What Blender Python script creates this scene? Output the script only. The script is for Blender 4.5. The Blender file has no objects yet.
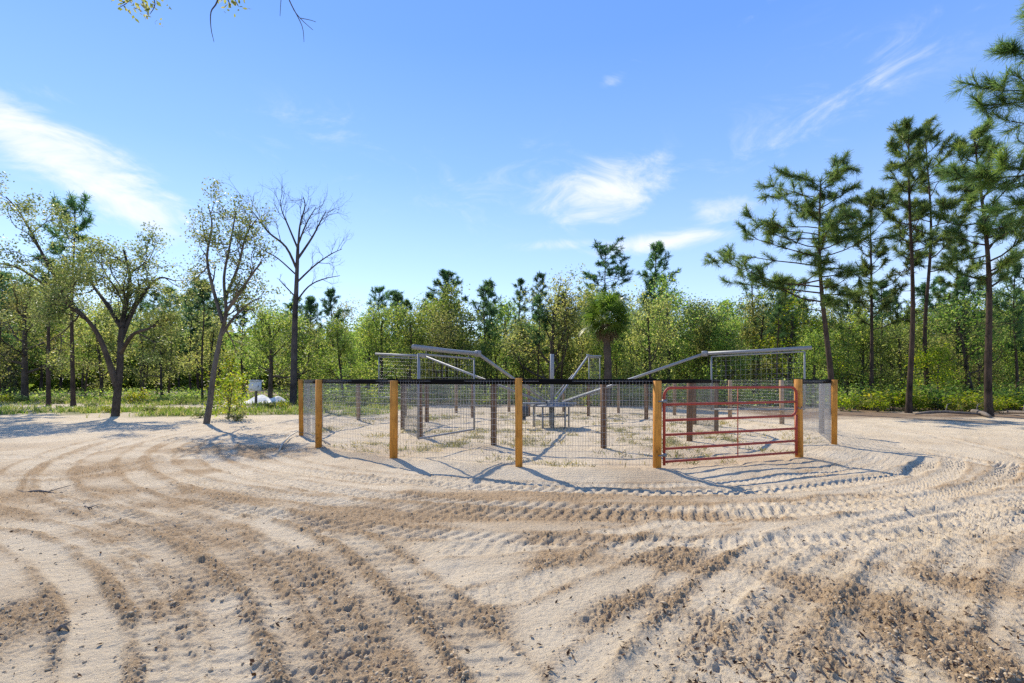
import bpy, math, random
import numpy as np
from mathutils import Vector, Matrix

random.seed(7)
rng = np.random.default_rng(7)
R = math.radians
scene = bpy.context.scene
COL = scene.collection

# ------------------------------------------------------------------ camera
F, HZ, CAMH = 480.0, 380.5, 1.40          # focal length in px, horizon row, eye height
cam = bpy.data.cameras.new("camera")
cam.sensor_width = 36.0
cam.lens = F / 1024 * 36.0
cam.shift_y = (HZ - 341.5) / 1024
cam.clip_end = 3000
cam_o = bpy.data.objects.new("camera", cam)
cam_o.location = (0, 0, CAMH)
cam_o.rotation_euler = (R(90), 0, 0)
COL.objects.link(cam_o)
scene.camera = cam_o

def gp(u, v):                              # pixel on the ground plane -> metres
    d = CAMH / (v - HZ)
    return ((u - 512) * d, F * d)
def at(u, v, Y):                           # pixel at distance Y -> metres
    return Vector(((u - 512) / F * Y, Y, CAMH + (HZ - v) / F * Y))

# ------------------------------------------------------------------ noise
_tab = rng.random((256, 256)).astype(np.float32)
def vnoise(x, y, seed=0):
    x = np.asarray(x, np.float64) + 131.7 * seed; y = np.asarray(y, np.float64) + 57.3 * seed
    xi = np.floor(x).astype(np.int64); yi = np.floor(y).astype(np.int64)
    fx = (x - xi).astype(np.float32); fy = (y - yi).astype(np.float32)
    fx = fx * fx * (3 - 2 * fx); fy = fy * fy * (3 - 2 * fy)
    a = _tab[xi & 255, yi & 255]; b = _tab[(xi + 1) & 255, yi & 255]
    c = _tab[xi & 255, (yi + 1) & 255]; d = _tab[(xi + 1) & 255, (yi + 1) & 255]
    return (a * (1 - fx) + b * fx) * (1 - fy) + (c * (1 - fx) + d * fx) * fy - 0.5
def fbm(x, y, seed=0, octs=3, gain=0.5):
    s = 0; a = 1.0; f = 1.0
    for k in range(octs):
        cx, sx = math.cos(.7 * k + seed), math.sin(.7 * k + seed)
        s = s + a * vnoise((x * cx - y * sx) * f, (x * sx + y * cx) * f, seed + k * 3)
        a *= gain; f *= 2.03
    return s
def sstep(a, b, x):
    t = np.clip((x - a) / (b - a), 0, 1)
    return t * t * (3 - 2 * t)

# ------------------------------------------------------------------ materials
def mat(name):
    m = bpy.data.materials.new(name); m.use_nodes = True
    nt = m.node_tree; nt.nodes.clear()
    out = nt.nodes.new("ShaderNodeOutputMaterial")
    def N(t, **k):
        n = nt.nodes.new("ShaderNode" + t)
        for a, v in k.items():
            if a.startswith("i_"):
                n.inputs[a[2:].replace("_", " ")].default_value = v
            else:
                setattr(n, a, v)
        return n
    return m, nt, N, out, nt.links.new
def ramp(N, L, src, stops):
    r = N("ValToRGB")
    e = r.color_ramp.elements
    e[0].position, e[0].color = stops[0][0], (*stops[0][1], 1)
    e[1].position, e[1].color = stops[1][0], (*stops[1][1], 1)
    for p, c in stops[2:]:
        q = e.new(p); q.color = (*c, 1)
    L(src, r.inputs[0])
    return r.outputs[0]

def m_bark(name, c1, c2, scale=18, stretch=.22, bump=.5):
    m, nt, N, out, L = mat(name)
    tc = N("TexCoord"); mp = N("Mapping"); mp.inputs["Scale"].default_value = (1, 1, stretch)
    L(tc.outputs["Object"], mp.inputs[0])
    n = N("TexNoise", i_Scale=scale, i_Detail=5.0, i_Roughness=.65); L(mp.outputs[0], n.inputs["Vector"])
    n2 = N("TexNoise", i_Scale=1.3, i_Detail=2.0); L(tc.outputs["Object"], n2.inputs["Vector"])
    ad = N("Math", operation="ADD"); L(n.outputs[0], ad.inputs[0]); L(n2.outputs[0], ad.inputs[1])
    hf = N("Math", operation="MULTIPLY"); hf.inputs[1].default_value = .5; L(ad.outputs[0], hf.inputs[0])
    c = ramp(N, L, hf.outputs[0], [(.36, c1), (.62, c2)])
    b = N("BsdfPrincipled", i_Roughness=.9); L(c, b.inputs["Base Color"])
    b.inputs["Specular IOR Level"].default_value = .15
    bp = N("Bump", i_Strength=bump, i_Distance=.04); L(n.outputs[0], bp.inputs["Height"]); L(bp.outputs[0], b.inputs["Normal"])
    L(b.outputs[0], out.inputs[0])
    return m

def m_leaf(name, cols, trans=.42, rough=.45, objvar=.36):
    """leaf colours picked per leaf; each tree shifts a little"""
    m, nt, N, out, L = mat(name)
    g = N("NewGeometry"); oi = N("ObjectInfo")
    st = [(i / max(1, len(cols) - 1), c) for i, c in enumerate(cols)]
    c = ramp(N, L, g.outputs["Random Per Island"], st)
    hs = N("HueSaturation"); hs.inputs["Saturation"].default_value = .96
    mr = N("MapRange"); mr.inputs["To Min"].default_value = .5 - .014; mr.inputs["To Max"].default_value = .5 + .016
    L(oi.outputs["Random"], mr.inputs[0]); L(mr.outputs[0], hs.inputs["Hue"])
    mv = N("MapRange"); mv.inputs["To Min"].default_value = 1 - objvar; mv.inputs["To Max"].default_value = 1 + objvar
    ml = N("Math", operation="MULTIPLY"); ml.inputs[1].default_value = 7.31; L(oi.outputs["Random"], ml.inputs[0])
    fr = N("Math", operation="FRACT"); L(ml.outputs[0], fr.inputs[0])
    L(fr.outputs[0], mv.inputs[0]); L(mv.outputs[0], hs.inputs["Value"])
    tcn = N("TexCoord"); nz = N("TexNoise", i_Scale=1.1, i_Detail=2.0); L(tcn.outputs["Object"], nz.inputs["Vector"])
    cl = ramp(N, L, nz.outputs[0], [(.33, (.74, .82, .86)), (.5, (1, 1, 1)), (.66, (1.18, 1.12, .85))])
    cm = N("Mix", data_type="RGBA", blend_type="MULTIPLY"); cm.inputs[0].default_value = 1; L(c, cm.inputs[6]); L(cl, cm.inputs[7])
    L(cm.outputs[2], hs.inputs["Color"])
    b = N("BsdfPrincipled", i_Roughness=rough); L(hs.outputs[0], b.inputs["Base Color"])
    b.inputs["Specular IOR Level"].default_value = .15
    t = N("BsdfTranslucent")
    tcx = N("HueSaturation"); tcx.inputs["Saturation"].default_value = 1.12; tcx.inputs["Value"].default_value = 2.5
    tcx.inputs["Hue"].default_value = .497
    L(hs.outputs[0], tcx.inputs["Color"]); L(tcx.outputs[0], t.inputs[0])
    mx = N("MixShader"); mx.inputs[0].default_value = trans
    L(b.outputs[0], mx.inputs[1]); L(t.outputs[0], mx.inputs[2]); L(mx.outputs[0], out.inputs[0])
    return m

def m_plain(name, c, rough=.5, metal=0.0, var=.25, scale=14, bump=0.0, stretch=(1, 1, 1)):
    m, nt, N, out, L = mat(name)
    tc = N("TexCoord"); mp = N("Mapping"); mp.inputs["Scale"].default_value = stretch
    L(tc.outputs["Object"], mp.inputs[0])
    n = N("TexNoise", i_Scale=scale, i_Detail=6.0, i_Roughness=.65); L(mp.outputs[0], n.inputs["Vector"])
    lo = tuple(max(0, x * (1 - var)) for x in c); hi = tuple(min(1, x * (1 + var)) for x in c)
    col = ramp(N, L, n.outputs[0], [(.3, lo), (.7, hi)])
    b = N("BsdfPrincipled", i_Metallic=metal); L(col, b.inputs["Base Color"])
    rr = N("MapRange"); rr.inputs["To Min"].default_value = max(.05, rough - .12); rr.inputs["To Max"].default_value = min(1, rough + .15)
    L(n.outputs[0], rr.inputs[0]); L(rr.outputs[0], b.inputs["Roughness"])
    if bump:
        bp = N("Bump", i_Strength=bump, i_Distance=.01); L(n.outputs[0], bp.inputs["Height"]); L(bp.outputs[0], b.inputs["Normal"])
    L(b.outputs[0], out.inputs[0])
    return m

M = {}
M["pine_bark"] = m_bark("pine bark", (.018, .014, .011), (.10, .070, .052))
M["oak_bark"] = m_bark("oak bark", (.022, .018, .015), (.11, .088, .07), 22, .3)
M["pale_bark"] = m_bark("pale bark", (.055, .046, .038), (.17, .145, .118), 15, .35)
M["dead_bark"] = m_bark("dead bark", (.03, .025, .022), (.12, .10, .09), 16, .2)
M["needles"] = m_leaf("pine needles", [(.035, .065, .022), (.072, .118, .032), (.118, .158, .045), (.17, .19, .065)], .48, .4)
M["needles_far"] = m_leaf("far pine needles", [(.03, .075, .03), (.06, .115, .045), (.09, .145, .05)], .45, .5)
M["oak_leaf"] = m_leaf("oak leaves", [(.06, .09, .025), (.12, .15, .042), (.19, .21, .07), (.25, .24, .10)], .48, .42)
M["live_leaf"] = m_leaf("forest leaves", [(.05, .096, .02), (.11, .17, .032), (.175, .23, .052), (.235, .245, .08)], .54, .5)
M["olive_leaf"] = m_leaf("olive leaves", [(.075, .10, .026), (.14, .16, .045), (.20, .21, .068), (.245, .23, .09)], .54, .5)
M["bright_leaf"] = m_leaf("bright leaves", [(.08, .14, .015), (.17, .23, .02), (.26, .28, .03), (.32, .27, .05)], .48, .45)
M["palm_leaf"] = m_leaf("palm fronds", [(.04, .09, .016), (.09, .165, .026), (.16, .235, .055)], .40, .35)
M["palm_dead"] = m_leaf("dry palm fronds", [(.12, .08, .045), (.22, .16, .09), (.28, .21, .13)], .30, .7)
M["grass"] = m_leaf("grass", [(.06, .11, .015), (.12, .17, .025), (.19, .19, .06), (.30, .26, .13)], .40, .5)
M["straw"] = m_leaf("dry weeds", [(.10, .12, .03), (.22, .20, .08), (.34, .28, .15)], .35, .6)
M["litter"] = m_leaf("fallen leaves", [(.035, .02, .013), (.07, .04, .025), (.15, .075, .04), (.06, .04, .03), (.20, .11, .06)], .15, .6)
M["rail"] = m_plain("black rail coating", (.006, .006, .0065), .75, 0, .3, 20)
for n_ in M["rail"].node_tree.nodes:
    if n_.type == "BSDF_PRINCIPLED": n_.inputs["Specular IOR Level"].default_value = .08
M["wire"] = m_plain("galvanised wire", (.42, .42, .43), .45, .75, .2, 30)
M["wire_dark"] = m_plain("weathered wire", (.20, .195, .19), .5, .6, .25, 30)
M["galv"] = m_plain("galvanised steel", (.27, .275, .28), .6, .35, .18, 22)
M["galv_dark"] = m_plain("dull steel", (.22, .23, .24), .5, .6, .25, 18)
M["red"] = m_plain("red gate paint", (.34, .042, .022), .6, 0, .22, 9, .05)
M["box"] = m_plain("pale grey enamel", (.55, .62, .70), .45, 0, .06, 6)
M["white_sand"] = m_plain("white sand", (.80, .77, .72), .95, 0, .08, 30, .4)
M["hose"] = m_plain("pale hose", (.50, .44, .34), .7, 0, .1, 10)
M["log"] = m_bark("grey deadwood", (.06, .05, .042), (.24, .20, .17), 20, .3)
M["motor"] = m_plain("dark motor paint", (.05, .06, .07), .5, 0, .3, 15)

def m_wood(name, c, dark):
    m, nt, N, out, L = mat(name)
    tc = N("TexCoord"); P = tc.outputs["Object"]; oi = N("ObjectInfo")
    ad = N("VectorMath", operation="ADD"); L(P, ad.inputs[0])
    sc = N("Math", operation="MULTIPLY"); sc.inputs[1].default_value = 37.0; L(oi.outputs["Random"], sc.inputs[0]); L(sc.outputs[0], ad.inputs[1])
    mp = N("Mapping"); mp.inputs["Scale"].default_value = (22, 22, 1.1); L(ad.outputs[0], mp.inputs[0])
    n = N("TexNoise", i_Scale=2.2, i_Detail=7.0, i_Roughness=.7, i_Distortion=.8); L(mp.outputs[0], n.inputs["Vector"])
    n2 = N("TexNoise", i_Scale=5.0, i_Detail=3.0); L(ad.outputs[0], n2.inputs["Vector"])
    col = ramp(N, L, n.outputs[0], [(.30, dark), (.44, tuple(x * .8 for x in c)), (.72, tuple(min(1, x * 1.18) for x in c))])
    sp = N("SeparateXYZ"); L(P, sp.inputs[0])
    vo = N("TexVoronoi", i_Scale=3.2); mpv = N("Mapping"); mpv.inputs["Scale"].default_value = (3, 3, 1); L(ad.outputs[0], mpv.inputs[0]); L(mpv.outputs[0], vo.inputs["Vector"])
    kn = ramp(N, L, vo.outputs["Distance"], [(.05, (.35, .28, .22)), (.16, (1, 1, 1))])
    st = ramp(N, L, n2.outputs[0], [(.32, (.72, .70, .68)), (.55, (1, 1, 1))])
    a = N("Mix", data_type="RGBA", blend_type="MULTIPLY"); a.inputs[0].default_value = .8; L(col, a.inputs[6]); L(kn, a.inputs[7])
    b_ = N("Mix", data_type="RGBA", blend_type="MULTIPLY"); b_.inputs[0].default_value = 1; L(a.outputs[2], b_.inputs[6]); L(st, b_.inputs[7])
    b = N("BsdfPrincipled", i_Roughness=.72); L(b_.outputs[2], b.inputs["Base Color"]); b.inputs["Specular IOR Level"].default_value = .25
    bp = N("Bump", i_Strength=.35, i_Distance=.006); L(n.outputs[0], bp.inputs["Height"]); L(bp.outputs[0], b.inputs["Normal"])
    L(b.outputs[0], out.inputs[0])
    return m
M["post_new"] = m_wood("orange stained timber", (.68, .295, .05), (.28, .10, .02))
M["post_tan"] = m_wood("tan weathered timber", (.40, .26, .14), (.16, .10, .06))
M["post_shaded"] = m_wood("shaded brown timber", (.22, .12, .06), (.08, .045, .025))  # inner posts: their backlit shade is put into this dark brown
def m_sand():
    m, nt, N, out, L = mat("sand")
    tc = N("TexCoord"); P = tc.outputs["Object"]
    def att(n):
        a = N("Attribute"); a.attribute_name = n; return a.outputs["Fac"]
    churn, grass, litter = att("churn"), att("grass"), att("litter")
    n1 = N("TexNoise", i_Scale=1.1, i_Detail=5.0, i_Roughness=.6); L(P, n1.inputs["Vector"])
    n2 = N("TexNoise", i_Scale=26.0, i_Detail=6.0, i_Roughness=.7); L(P, n2.inputs["Vector"])
    n3 = N("TexNoise", i_Scale=240.0, i_Detail=4.0, i_Roughness=.7); L(P, n3.inputs["Vector"])
    pale = ramp(N, L, n1.outputs[0], [(.3, (.60, .48, .325)), (.7, (.70, .58, .415))])
    brown = ramp(N, L, n2.outputs[0], [(.3, (.33, .215, .115)), (.7, (.51, .37, .225))])
    def mix(f, a, b, fac=None):
        x = N("Mix", data_type="RGBA")
        if fac is None: L(f, x.inputs[0])
        else: x.inputs[0].default_value = fac
        L(a, x.inputs[6]); L(b, x.inputs[7]); return x.outputs[2]
    # churn breaks up with noise
    a1 = N("Math", operation="MULTIPLY_ADD"); L(n2.outputs[0], a1.inputs[0]); a1.inputs[1].default_value = .8; a1.inputs[2].default_value = -.4
    a2 = N("Math", operation="ADD", use_clamp=True); L(churn, a2.inputs[0]); L(a1.outputs[0], a2.inputs[1])
    a3 = N("Math", operation="MULTIPLY"); L(a2.outputs[0], a3.inputs[0]); a3.inputs[1].default_value = 1.0
    c = mix(a3.outputs[0], pale, brown)
    # grains
    gr = ramp(N, L, n3.outputs[0], [(.25, (.78, .76, .74)), (.6, (1.03, 1.03, 1.03))])
    mg = N("Mix", data_type="RGBA", blend_type="MULTIPLY"); mg.inputs[0].default_value = 1
    L(c, mg.inputs[6]); L(gr, mg.inputs[7]); c = mg.outputs[2]
    lit = ramp(N, L, n2.outputs[0], [(.3, (.10, .065, .04)), (.52, (.22, .145, .09)), (.72, (.40, .31, .22))])
    b1 = N("Math", operation="ADD", use_clamp=True); L(litter, b1.inputs[0]); L(a1.outputs[0], b1.inputs[1])
    b2 = N("Math", operation="MULTIPLY"); L(b1.outputs[0], b2.inputs[0]); L(sgn(N, L, litter), b2.inputs[1])
    c = mix(b2.outputs[0], c, lit)
    gcol = ramp(N, L, n2.outputs[0], [(.3, (.07, .085, .02)), (.5, (.15, .155, .05)), (.72, (.38, .32, .20))])
    g1 = N("Math", operation="ADD", use_clamp=True); L(grass, g1.inputs[0]); L(a1.outputs[0], g1.inputs[1])
    g2 = N("Math", operation="MULTIPLY"); L(g1.outputs[0], g2.inputs[0]); L(sgn(N, L, grass), g2.inputs[1])
    c = mix(g2.outputs[0], c, gcol)
    b = N("BsdfPrincipled", i_Roughness=.95); L(c, b.inputs["Base Color"])
    b.inputs["Specular IOR Level"].default_value = .12
    hh = N("Math", operation="MULTIPLY_ADD"); L(n3.outputs[0], hh.inputs[0]); hh.inputs[1].default_value = .25; L(n2.outputs[0], hh.inputs[2])
    bp = N("Bump", i_Strength=1.0, i_Distance=.028); L(hh.outputs[0], bp.inputs["Height"]); L(bp.outputs[0], b.inputs["Normal"])
    L(b.outputs[0], out.inputs[0])
    return m
def sgn(N, L, s):
    x = N("Math", operation="MULTIPLY", use_clamp=True); L(s, x.inputs[0]); x.inputs[1].default_value = 4.0
    return x.outputs[0]
M["sand"] = m_sand()
M["clod"] = m_plain("sand clods", (.49, .365, .225), .95, 0, .35, 40, .5)

# ------------------------------------------------------------------ mesh helpers
def np_mesh(name, V, faces_list, m, parent=None, smooth=False):
    """V (n,3); faces_list: list of (k, m) index arrays"""
    me = bpy.data.meshes.new(name)
    V = np.asarray(V, np.float32)
    me.vertices.add(len(V)); me.vertices.foreach_set("co", V.ravel())
    loops = np.concatenate([np.asarray(f, np.int32).ravel() for f in faces_list])
    tot = np.concatenate([np.full(len(f), np.asarray(f).shape[1], np.int32) for f in faces_list])
    start = np.concatenate([[0], np.cumsum(tot)[:-1]]).astype(np.int32)
    me.loops.add(len(loops)); me.loops.foreach_set("vertex_index", loops)
    me.polygons.add(len(tot)); me.polygons.foreach_set("loop_start", start)
    if smooth: me.polygons.foreach_set("use_smooth", np.ones(len(tot), bool))
    me.update(calc_edges=True); me.validate()
    me.materials.append(m)
    o = bpy.data.objects.new(name, me); COL.objects.link(o)
    if parent is not None: o.parent = parent
    return o

class MB:
    def __init__(s): s.V = []; s.Q = []; s.T = []; s.n = 0
    def add(s, V, Q=None, T=None):
        V = np.asarray(V, float).reshape(-1, 3)
        s.V.append(V)
        if Q is not None and len(Q): s.Q.append(np.asarray(Q) + s.n)
        if T is not None and len(T): s.T.append(np.asarray(T) + s.n)
        s.n += len(V)
    def tube(s, pts, rad, sides=6, cap=True):
        P = np.asarray([tuple(p) for p in pts], float); n = len(P)
        rad = np.broadcast_to(np.asarray(rad, float), (n,))
        T = np.gradient(P, axis=0); T /= np.linalg.norm(T, axis=1)[:, None] + 1e-9
        ref = np.array([0, 0, 1.0]) if abs(T[0][2]) < .9 else np.array([1.0, 0, 0])
        a = np.linspace(0, 2 * math.pi, sides, endpoint=False) + math.pi / sides
        rings = []
        u = np.cross(T[0], ref); u /= np.linalg.norm(u)
        for i in range(n):
            u = u - T[i] * np.dot(u, T[i]); u /= np.linalg.norm(u) + 1e-9
            w = np.cross(T[i], u)
            rings.append(P[i] + rad[i] * (np.cos(a)[:, None] * u + np.sin(a)[:, None] * w))
        V = np.concatenate(rings)
        k = np.arange(sides); k2 = (k + 1) % sides
        Q = np.concatenate([np.stack([i * sides + k, i * sides + k2, (i + 1) * sides + k2, (i + 1) * sides + k], 1) for i in range(n - 1)])
        Tt = []
        if cap:
            V = np.concatenate([V, P[:1], P[-1:]])
            c0, c1 = n * sides, n * sides + 1
            Tt = np.concatenate([np.stack([np.full(sides, c0), k2, k], 1), np.stack([np.full(sides, c1), (n - 1) * sides + k, (n - 1) * sides + k2], 1)])
        s.add(V, Q, Tt)
    def box(s, c, size, rz=0, bev=0.0, tilt=None):
        x, y, z = [q / 2 for q in size]
        b = min(bev, x * .9, y * .9)
        if b > 0:   # chamfered vertical edges and a chamfered top
            ring = [(x - b, -y), (x, -y + b), (x, y - b), (x - b, y), (-x + b, y), (-x, y - b), (-x, -y + b), (-x + b, -y)]
            V = [(p, q, -z) for p, q in ring] + [(p, q, z - b) for p, q in ring] + [(p * (1 - b / x), q * (1 - b / y), z) for p, q in ring]
            Q = [(l * 8 + i, l * 8 + (i + 1) % 8, l * 8 + 8 + (i + 1) % 8, l * 8 + 8 + i) for l in range(2) for i in range(8)]
            V += [(0, 0, z), (0, 0, -z)]
            T = [(16 + i, 16 + (i + 1) % 8, 24) for i in range(8)] + [((i + 1) % 8, i, 25) for i in range(8)]
        else:
            V = [(i * x, j * y, k * z) for k in (-1, 1) for i, j in ((-1, -1), (1, -1), (1, 1), (-1, 1))]
            Q = [(3, 2, 1, 0), (4, 5, 6, 7)] + [(i, (i + 1) % 4, 4 + (i + 1) % 4, 4 + i) for i in range(4)]; T = None
        V = np.array(V, float)
        if tilt is not None: V = V @ np.array(tilt.to_3x3()).T
        cs, sn = math.cos(rz), math.sin(rz)
        V = np.stack([V[:, 0] * cs - V[:, 1] * sn, V[:, 0] * sn + V[:, 1] * cs, V[:, 2]], 1) + np.array(tuple(c))
        s.add(V, Q, T)
    def build(s, name, m, parent=None, smooth=False):
        V = np.concatenate(s.V)
        fl = []
        if s.Q: fl.append(np.concatenate(s.Q))
        if s.T: fl.append(np.concatenate(s.T))
        return np_mesh(name, V, fl, m, parent, smooth)

def empty(name, loc, label, cat, group=None, rz=0):
    o = bpy.data.objects.new(name, None); COL.objects.link(o)
    o.empty_display_size = .2
    o.location = loc; o.rotation_euler = (0, 0, rz)
    return tag(o, label, cat, group)
def tag(o, label=None, cat=None, group=None, kind=None):
    if label: o["label"] = label
    if cat: o["category"] = cat
    if group: o["group"] = group
    if kind: o["kind"] = kind
    return o
def copy_tree(o, parent=None):
    c = o.copy(); COL.objects.link(c)
    if parent is not None: c.parent = parent
    for ch in list(o.children): copy_tree(ch, c)
    return c

def unit(v):
    return v / (np.linalg.norm(v, axis=-1, keepdims=True) + 1e-9)
def leaf_cards(C, size, fold=.0, up=.25, aspect=.55, jitter=.35):
    """a diamond leaf at every centre C (n,3)"""
    n = len(C)
    a = unit(rng.normal(size=(n, 3)))
    nrm = unit(rng.normal(size=(n, 3)) + np.array([0, 0, up * 3]))
    b = unit(np.cross(nrm, a)); a = np.cross(b, nrm)
    L = size * (1 + jitter * rng.uniform(-1, 1, (n, 1))); W = L * aspect
    V = np.stack([C - a * L * .5, C + b * W * .5 - a * L * .05, C + a * L * .5, C - b * W * .5 - a * L * .05], 1).reshape(-1, 3)
    Q = np.arange(4 * n).reshape(-1, 4)
    return V, Q
def needle_tufts(P, D, n_per, length, width, spread=.8):
    """a burst of needles at every twig end"""
    k = len(P) * n_per
    Pp = np.repeat(P, n_per, 0); Dd = np.repeat(D, n_per, 0)
    back = rng.random((k, 1)) ** 1.4 * length * 1.2
    d = unit(Dd * .75 + rng.normal(size=(k, 3)) * spread * .62 + np.array([0, 0, .10]))
    L = length * rng.uniform(.65, 1.1, (k, 1))
    s = unit(np.cross(d, rng.normal(size=(k, 3)))) * width * .5
    base = Pp - Dd * back
    droop = np.array([0, 0, -1.0]) * L * .12
    V = np.stack([base - s * .6, base + s * .6, base + d * L + droop + s * .35, base + d * L + droop - s * .35], 1).reshape(-1, 3)
    return V, np.arange(4 * k).reshape(-1, 4)

# ------------------------------------------------------------------ ground
CX, CY, RO, RI = 1.265, 14.2, 6.88, 4.40      # the round pen
def ring_paths():
    out = []
    # (radius, a0, a1, half width, depth, lug height, lug period)
    for r, a0, a1, w, d, lug, per in [(7.75, 214, 318, .09, .022, .008, .11), (8.25, 165, 318, .15, .032, .018, .14), (8.8, 165, 322, .13, .024, .016, .15),
                                      (9.3, 160, 322, .14, .03, .016, .13), (9.95, 168, 292, .13, .032, .014, .15), (10.6, 165, 250, .15, .032, .012, .15),
                                      (11.3, 165, 230, .14, .026, .01, .15), (9.7, 285, 325, .12, .018, .014, .15), (7.5, 150, 215, .12, .02, .0, .15)]:
        a = np.radians(np.arange(a0, a1 + 1, 2.0))
        rr = r + .12 * np.sin(a * 3 + r * 5)
        out.append((np.stack([CX + rr * np.cos(a), CY + rr * np.sin(a)], 1), w, d, lug, per))
    return out
def px_path(pts, w, d, lug, per=.14):
    P = np.array([gp(*p) for p in pts])
    t = np.linspace(0, len(P) - 1, (len(P) - 1) * 10 + 1)
    i = np.clip(t.astype(int), 0, len(P) - 2); f = (t - i)[:, None]
    g = lambda k: P[np.clip(k, 0, len(P) - 1)]
    p0, p1, p2, p3 = g(i - 1), g(i), g(i + 1), g(i + 2)
    Q = .5 * (2 * p1 + (p2 - p0) * f + (2 * p0 - 5 * p1 + 4 * p2 - p3) * f ** 2 + (3 * p1 - p0 - 3 * p2 + p3) * f ** 3)
    return (Q, w, d, lug, per)
TRACKS = ring_paths() + [
    px_path([(-60, 528), (20, 540), (62, 566), (92, 610), (96, 650), (85, 720), (60, 800)], .10, .03, .004),
    px_path([(120, 492), (215, 512), (300, 540), (352, 578), (388, 616), (418, 655), (455, 720), (490, 800)], .11, .032, .004),
    px_path([(60, 488), (160, 510), (230, 545), (282, 590), (312, 640), (330, 700), (340, 780)], .13, .028, .006),
    px_path([(0, 498), (90, 520), (160, 560), (200, 610), (215, 660), (215, 740)], .14, .03, .006),
    px_path([(-80, 470), (0, 478), (80, 476), (150, 462), (215, 445), (290, 430)], .14, .028, .008),
    px_path([(-80, 452), (20, 458), (95, 452), (180, 432), (260, 420)], .14, .026, .008),
    px_path([(1100, 476), (1000, 484), (900, 494), (800, 506), (700, 520), (600, 536), (500, 548), (400, 550)], .13, .024, .014),
    px_path([(1100, 492), (960, 502), (860, 518), (790, 540), (735, 575), (690, 625), (655, 683), (630, 760)], .15, .034, .012),
    px_path([(1000, 498), (900, 520), (840, 550), (790, 600), (745, 660), (715, 740)], .13, .028, .012),
    px_path([(1000, 506), (925, 530), (893, 570), (878, 620), (868, 683), (862, 760)], .15, .036, .018, .12),
    px_path([(1080, 500), (985, 530), (950, 575), (935, 630), (930, 690), (930, 770)], .13, .03, .016, .12),
    px_path([(1160, 510), (1065, 545), (1030, 590), (1012, 640), (1010, 700)], .15, .034, .014, .13),
    px_path([(780, 520), (720, 548), (665, 590), (610, 640), (560, 690), (520, 740)], .07, .02, .0),
    px_path([(720, 520), (650, 542), (560, 575), (470, 600), (380, 612)], .12, .014, .012),
    px_path([(840, 424), (900, 430), (980, 446), (1080, 470)], .14, .022, .01),
    px_path([(850, 440), (930, 452), (1060, 480)], .14, .024, .01),
]
def between(A, B, f, w, d, lug, per=.14):
    P = np.array(A[0]); Q = np.array(B[0]); n = 60
    def rs(Z):
        t = np.linspace(0, 1, n); c = np.concatenate([[0], np.cumsum(np.hypot(*np.diff(Z, axis=0).T))]); c /= c[-1]
        return np.stack([np.interp(t, c, Z[:, 0]), np.interp(t, c, Z[:, 1])], 1)
    return (rs(P) * (1 - f) + rs(Q) * f, w, d, lug, per)
_L1, _L2, _R1, _R2 = TRACKS[9], TRACKS[10], TRACKS[16], TRACKS[20]
TRACKS += [between(_L1, _L2, f, w, d, lg, p) for f, w, d, lg, p in ((.22, .11, .026, .010, .12), (.42, .12, .026, .010, .13), (.62, .10, .024, .008, .12), (.82, .12, .028, .010, .13), (1.22, .12, .024, .012, .14))]
TRACKS += [between(_R1, _R2, f, w, d, lg, p) for f, w, d, lg, p in ((.15, .11, .026, .014, .13), (.34, .12, .026, .016, .12), (.52, .12, .026, .014, .13), (.7, .12, .028, .016, .13), (.87, .11, .026, .014, .12))]
CHURN = [  # churned patches: pixel centre, half axes in metres (x, y), turn
    (250, 640, .62, .75, .3), (200, 560, 1.1, .8, .6), (150, 610, .5, .6, .3), (170, 675, .35, .3, 0), (300, 600, .45, .8, .5), (40, 640, .3, .25, 0), (120, 535, 1.3, .5, .3), (385, 660, .32, .45, .7), (360, 585, .35, .5, .8), (510, 538, 1.3, .13, 0), (390, 600, .2, .6, .6),
    (700, 560, .5, .2, 0), (800, 640, .28, .45, -.2), (735, 640, .2, .4, -.3), (985, 585, .35, .35, 0), (690, 655, .15, .25, -.2), (60, 600, .35, .35, .2), (330, 505, 2.0, .22, -.25), (480, 497, 2.4, .2, 0),
    (150, 465, 1.6, .9, .3), (250, 450, 1.8, .8, -.3), (40, 500, 2.0, .7, 0), (880, 610, .3, .5, 0), (330, 560, .8, .35, .5), (300, 525, 1.6, .35, -.2), (640, 605, .4, .15, .5), (780, 498, 2.2, .14, .15), (860, 555, .6, .25, 0), (940, 640, .2, .5, 0), (700, 620, .3, .18, 0), (820, 585, .3, .35, .1), (450, 620, .3, .3, 0), (560, 560, .5, .15, 0), (140, 500, 1.5, .5, .2), (420, 515, 2.2, .22, 0), (620, 515, 2.2, .15, 0),
]
def churn_mask(X, Y):
    c = np.zeros_like(X)
    for u, v, ax, ay, t in CHURN:
        x0, y0 = gp(u, v)
        dx, dy = X - x0, Y - y0
        cs, sn = math.cos(t), math.sin(t)
        q = ((dx * cs + dy * sn) / ax) ** 2 + ((-dx * sn + dy * cs) / ay) ** 2
        c = np.maximum(c, np.exp(-q * q * .45))
    return c
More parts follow.
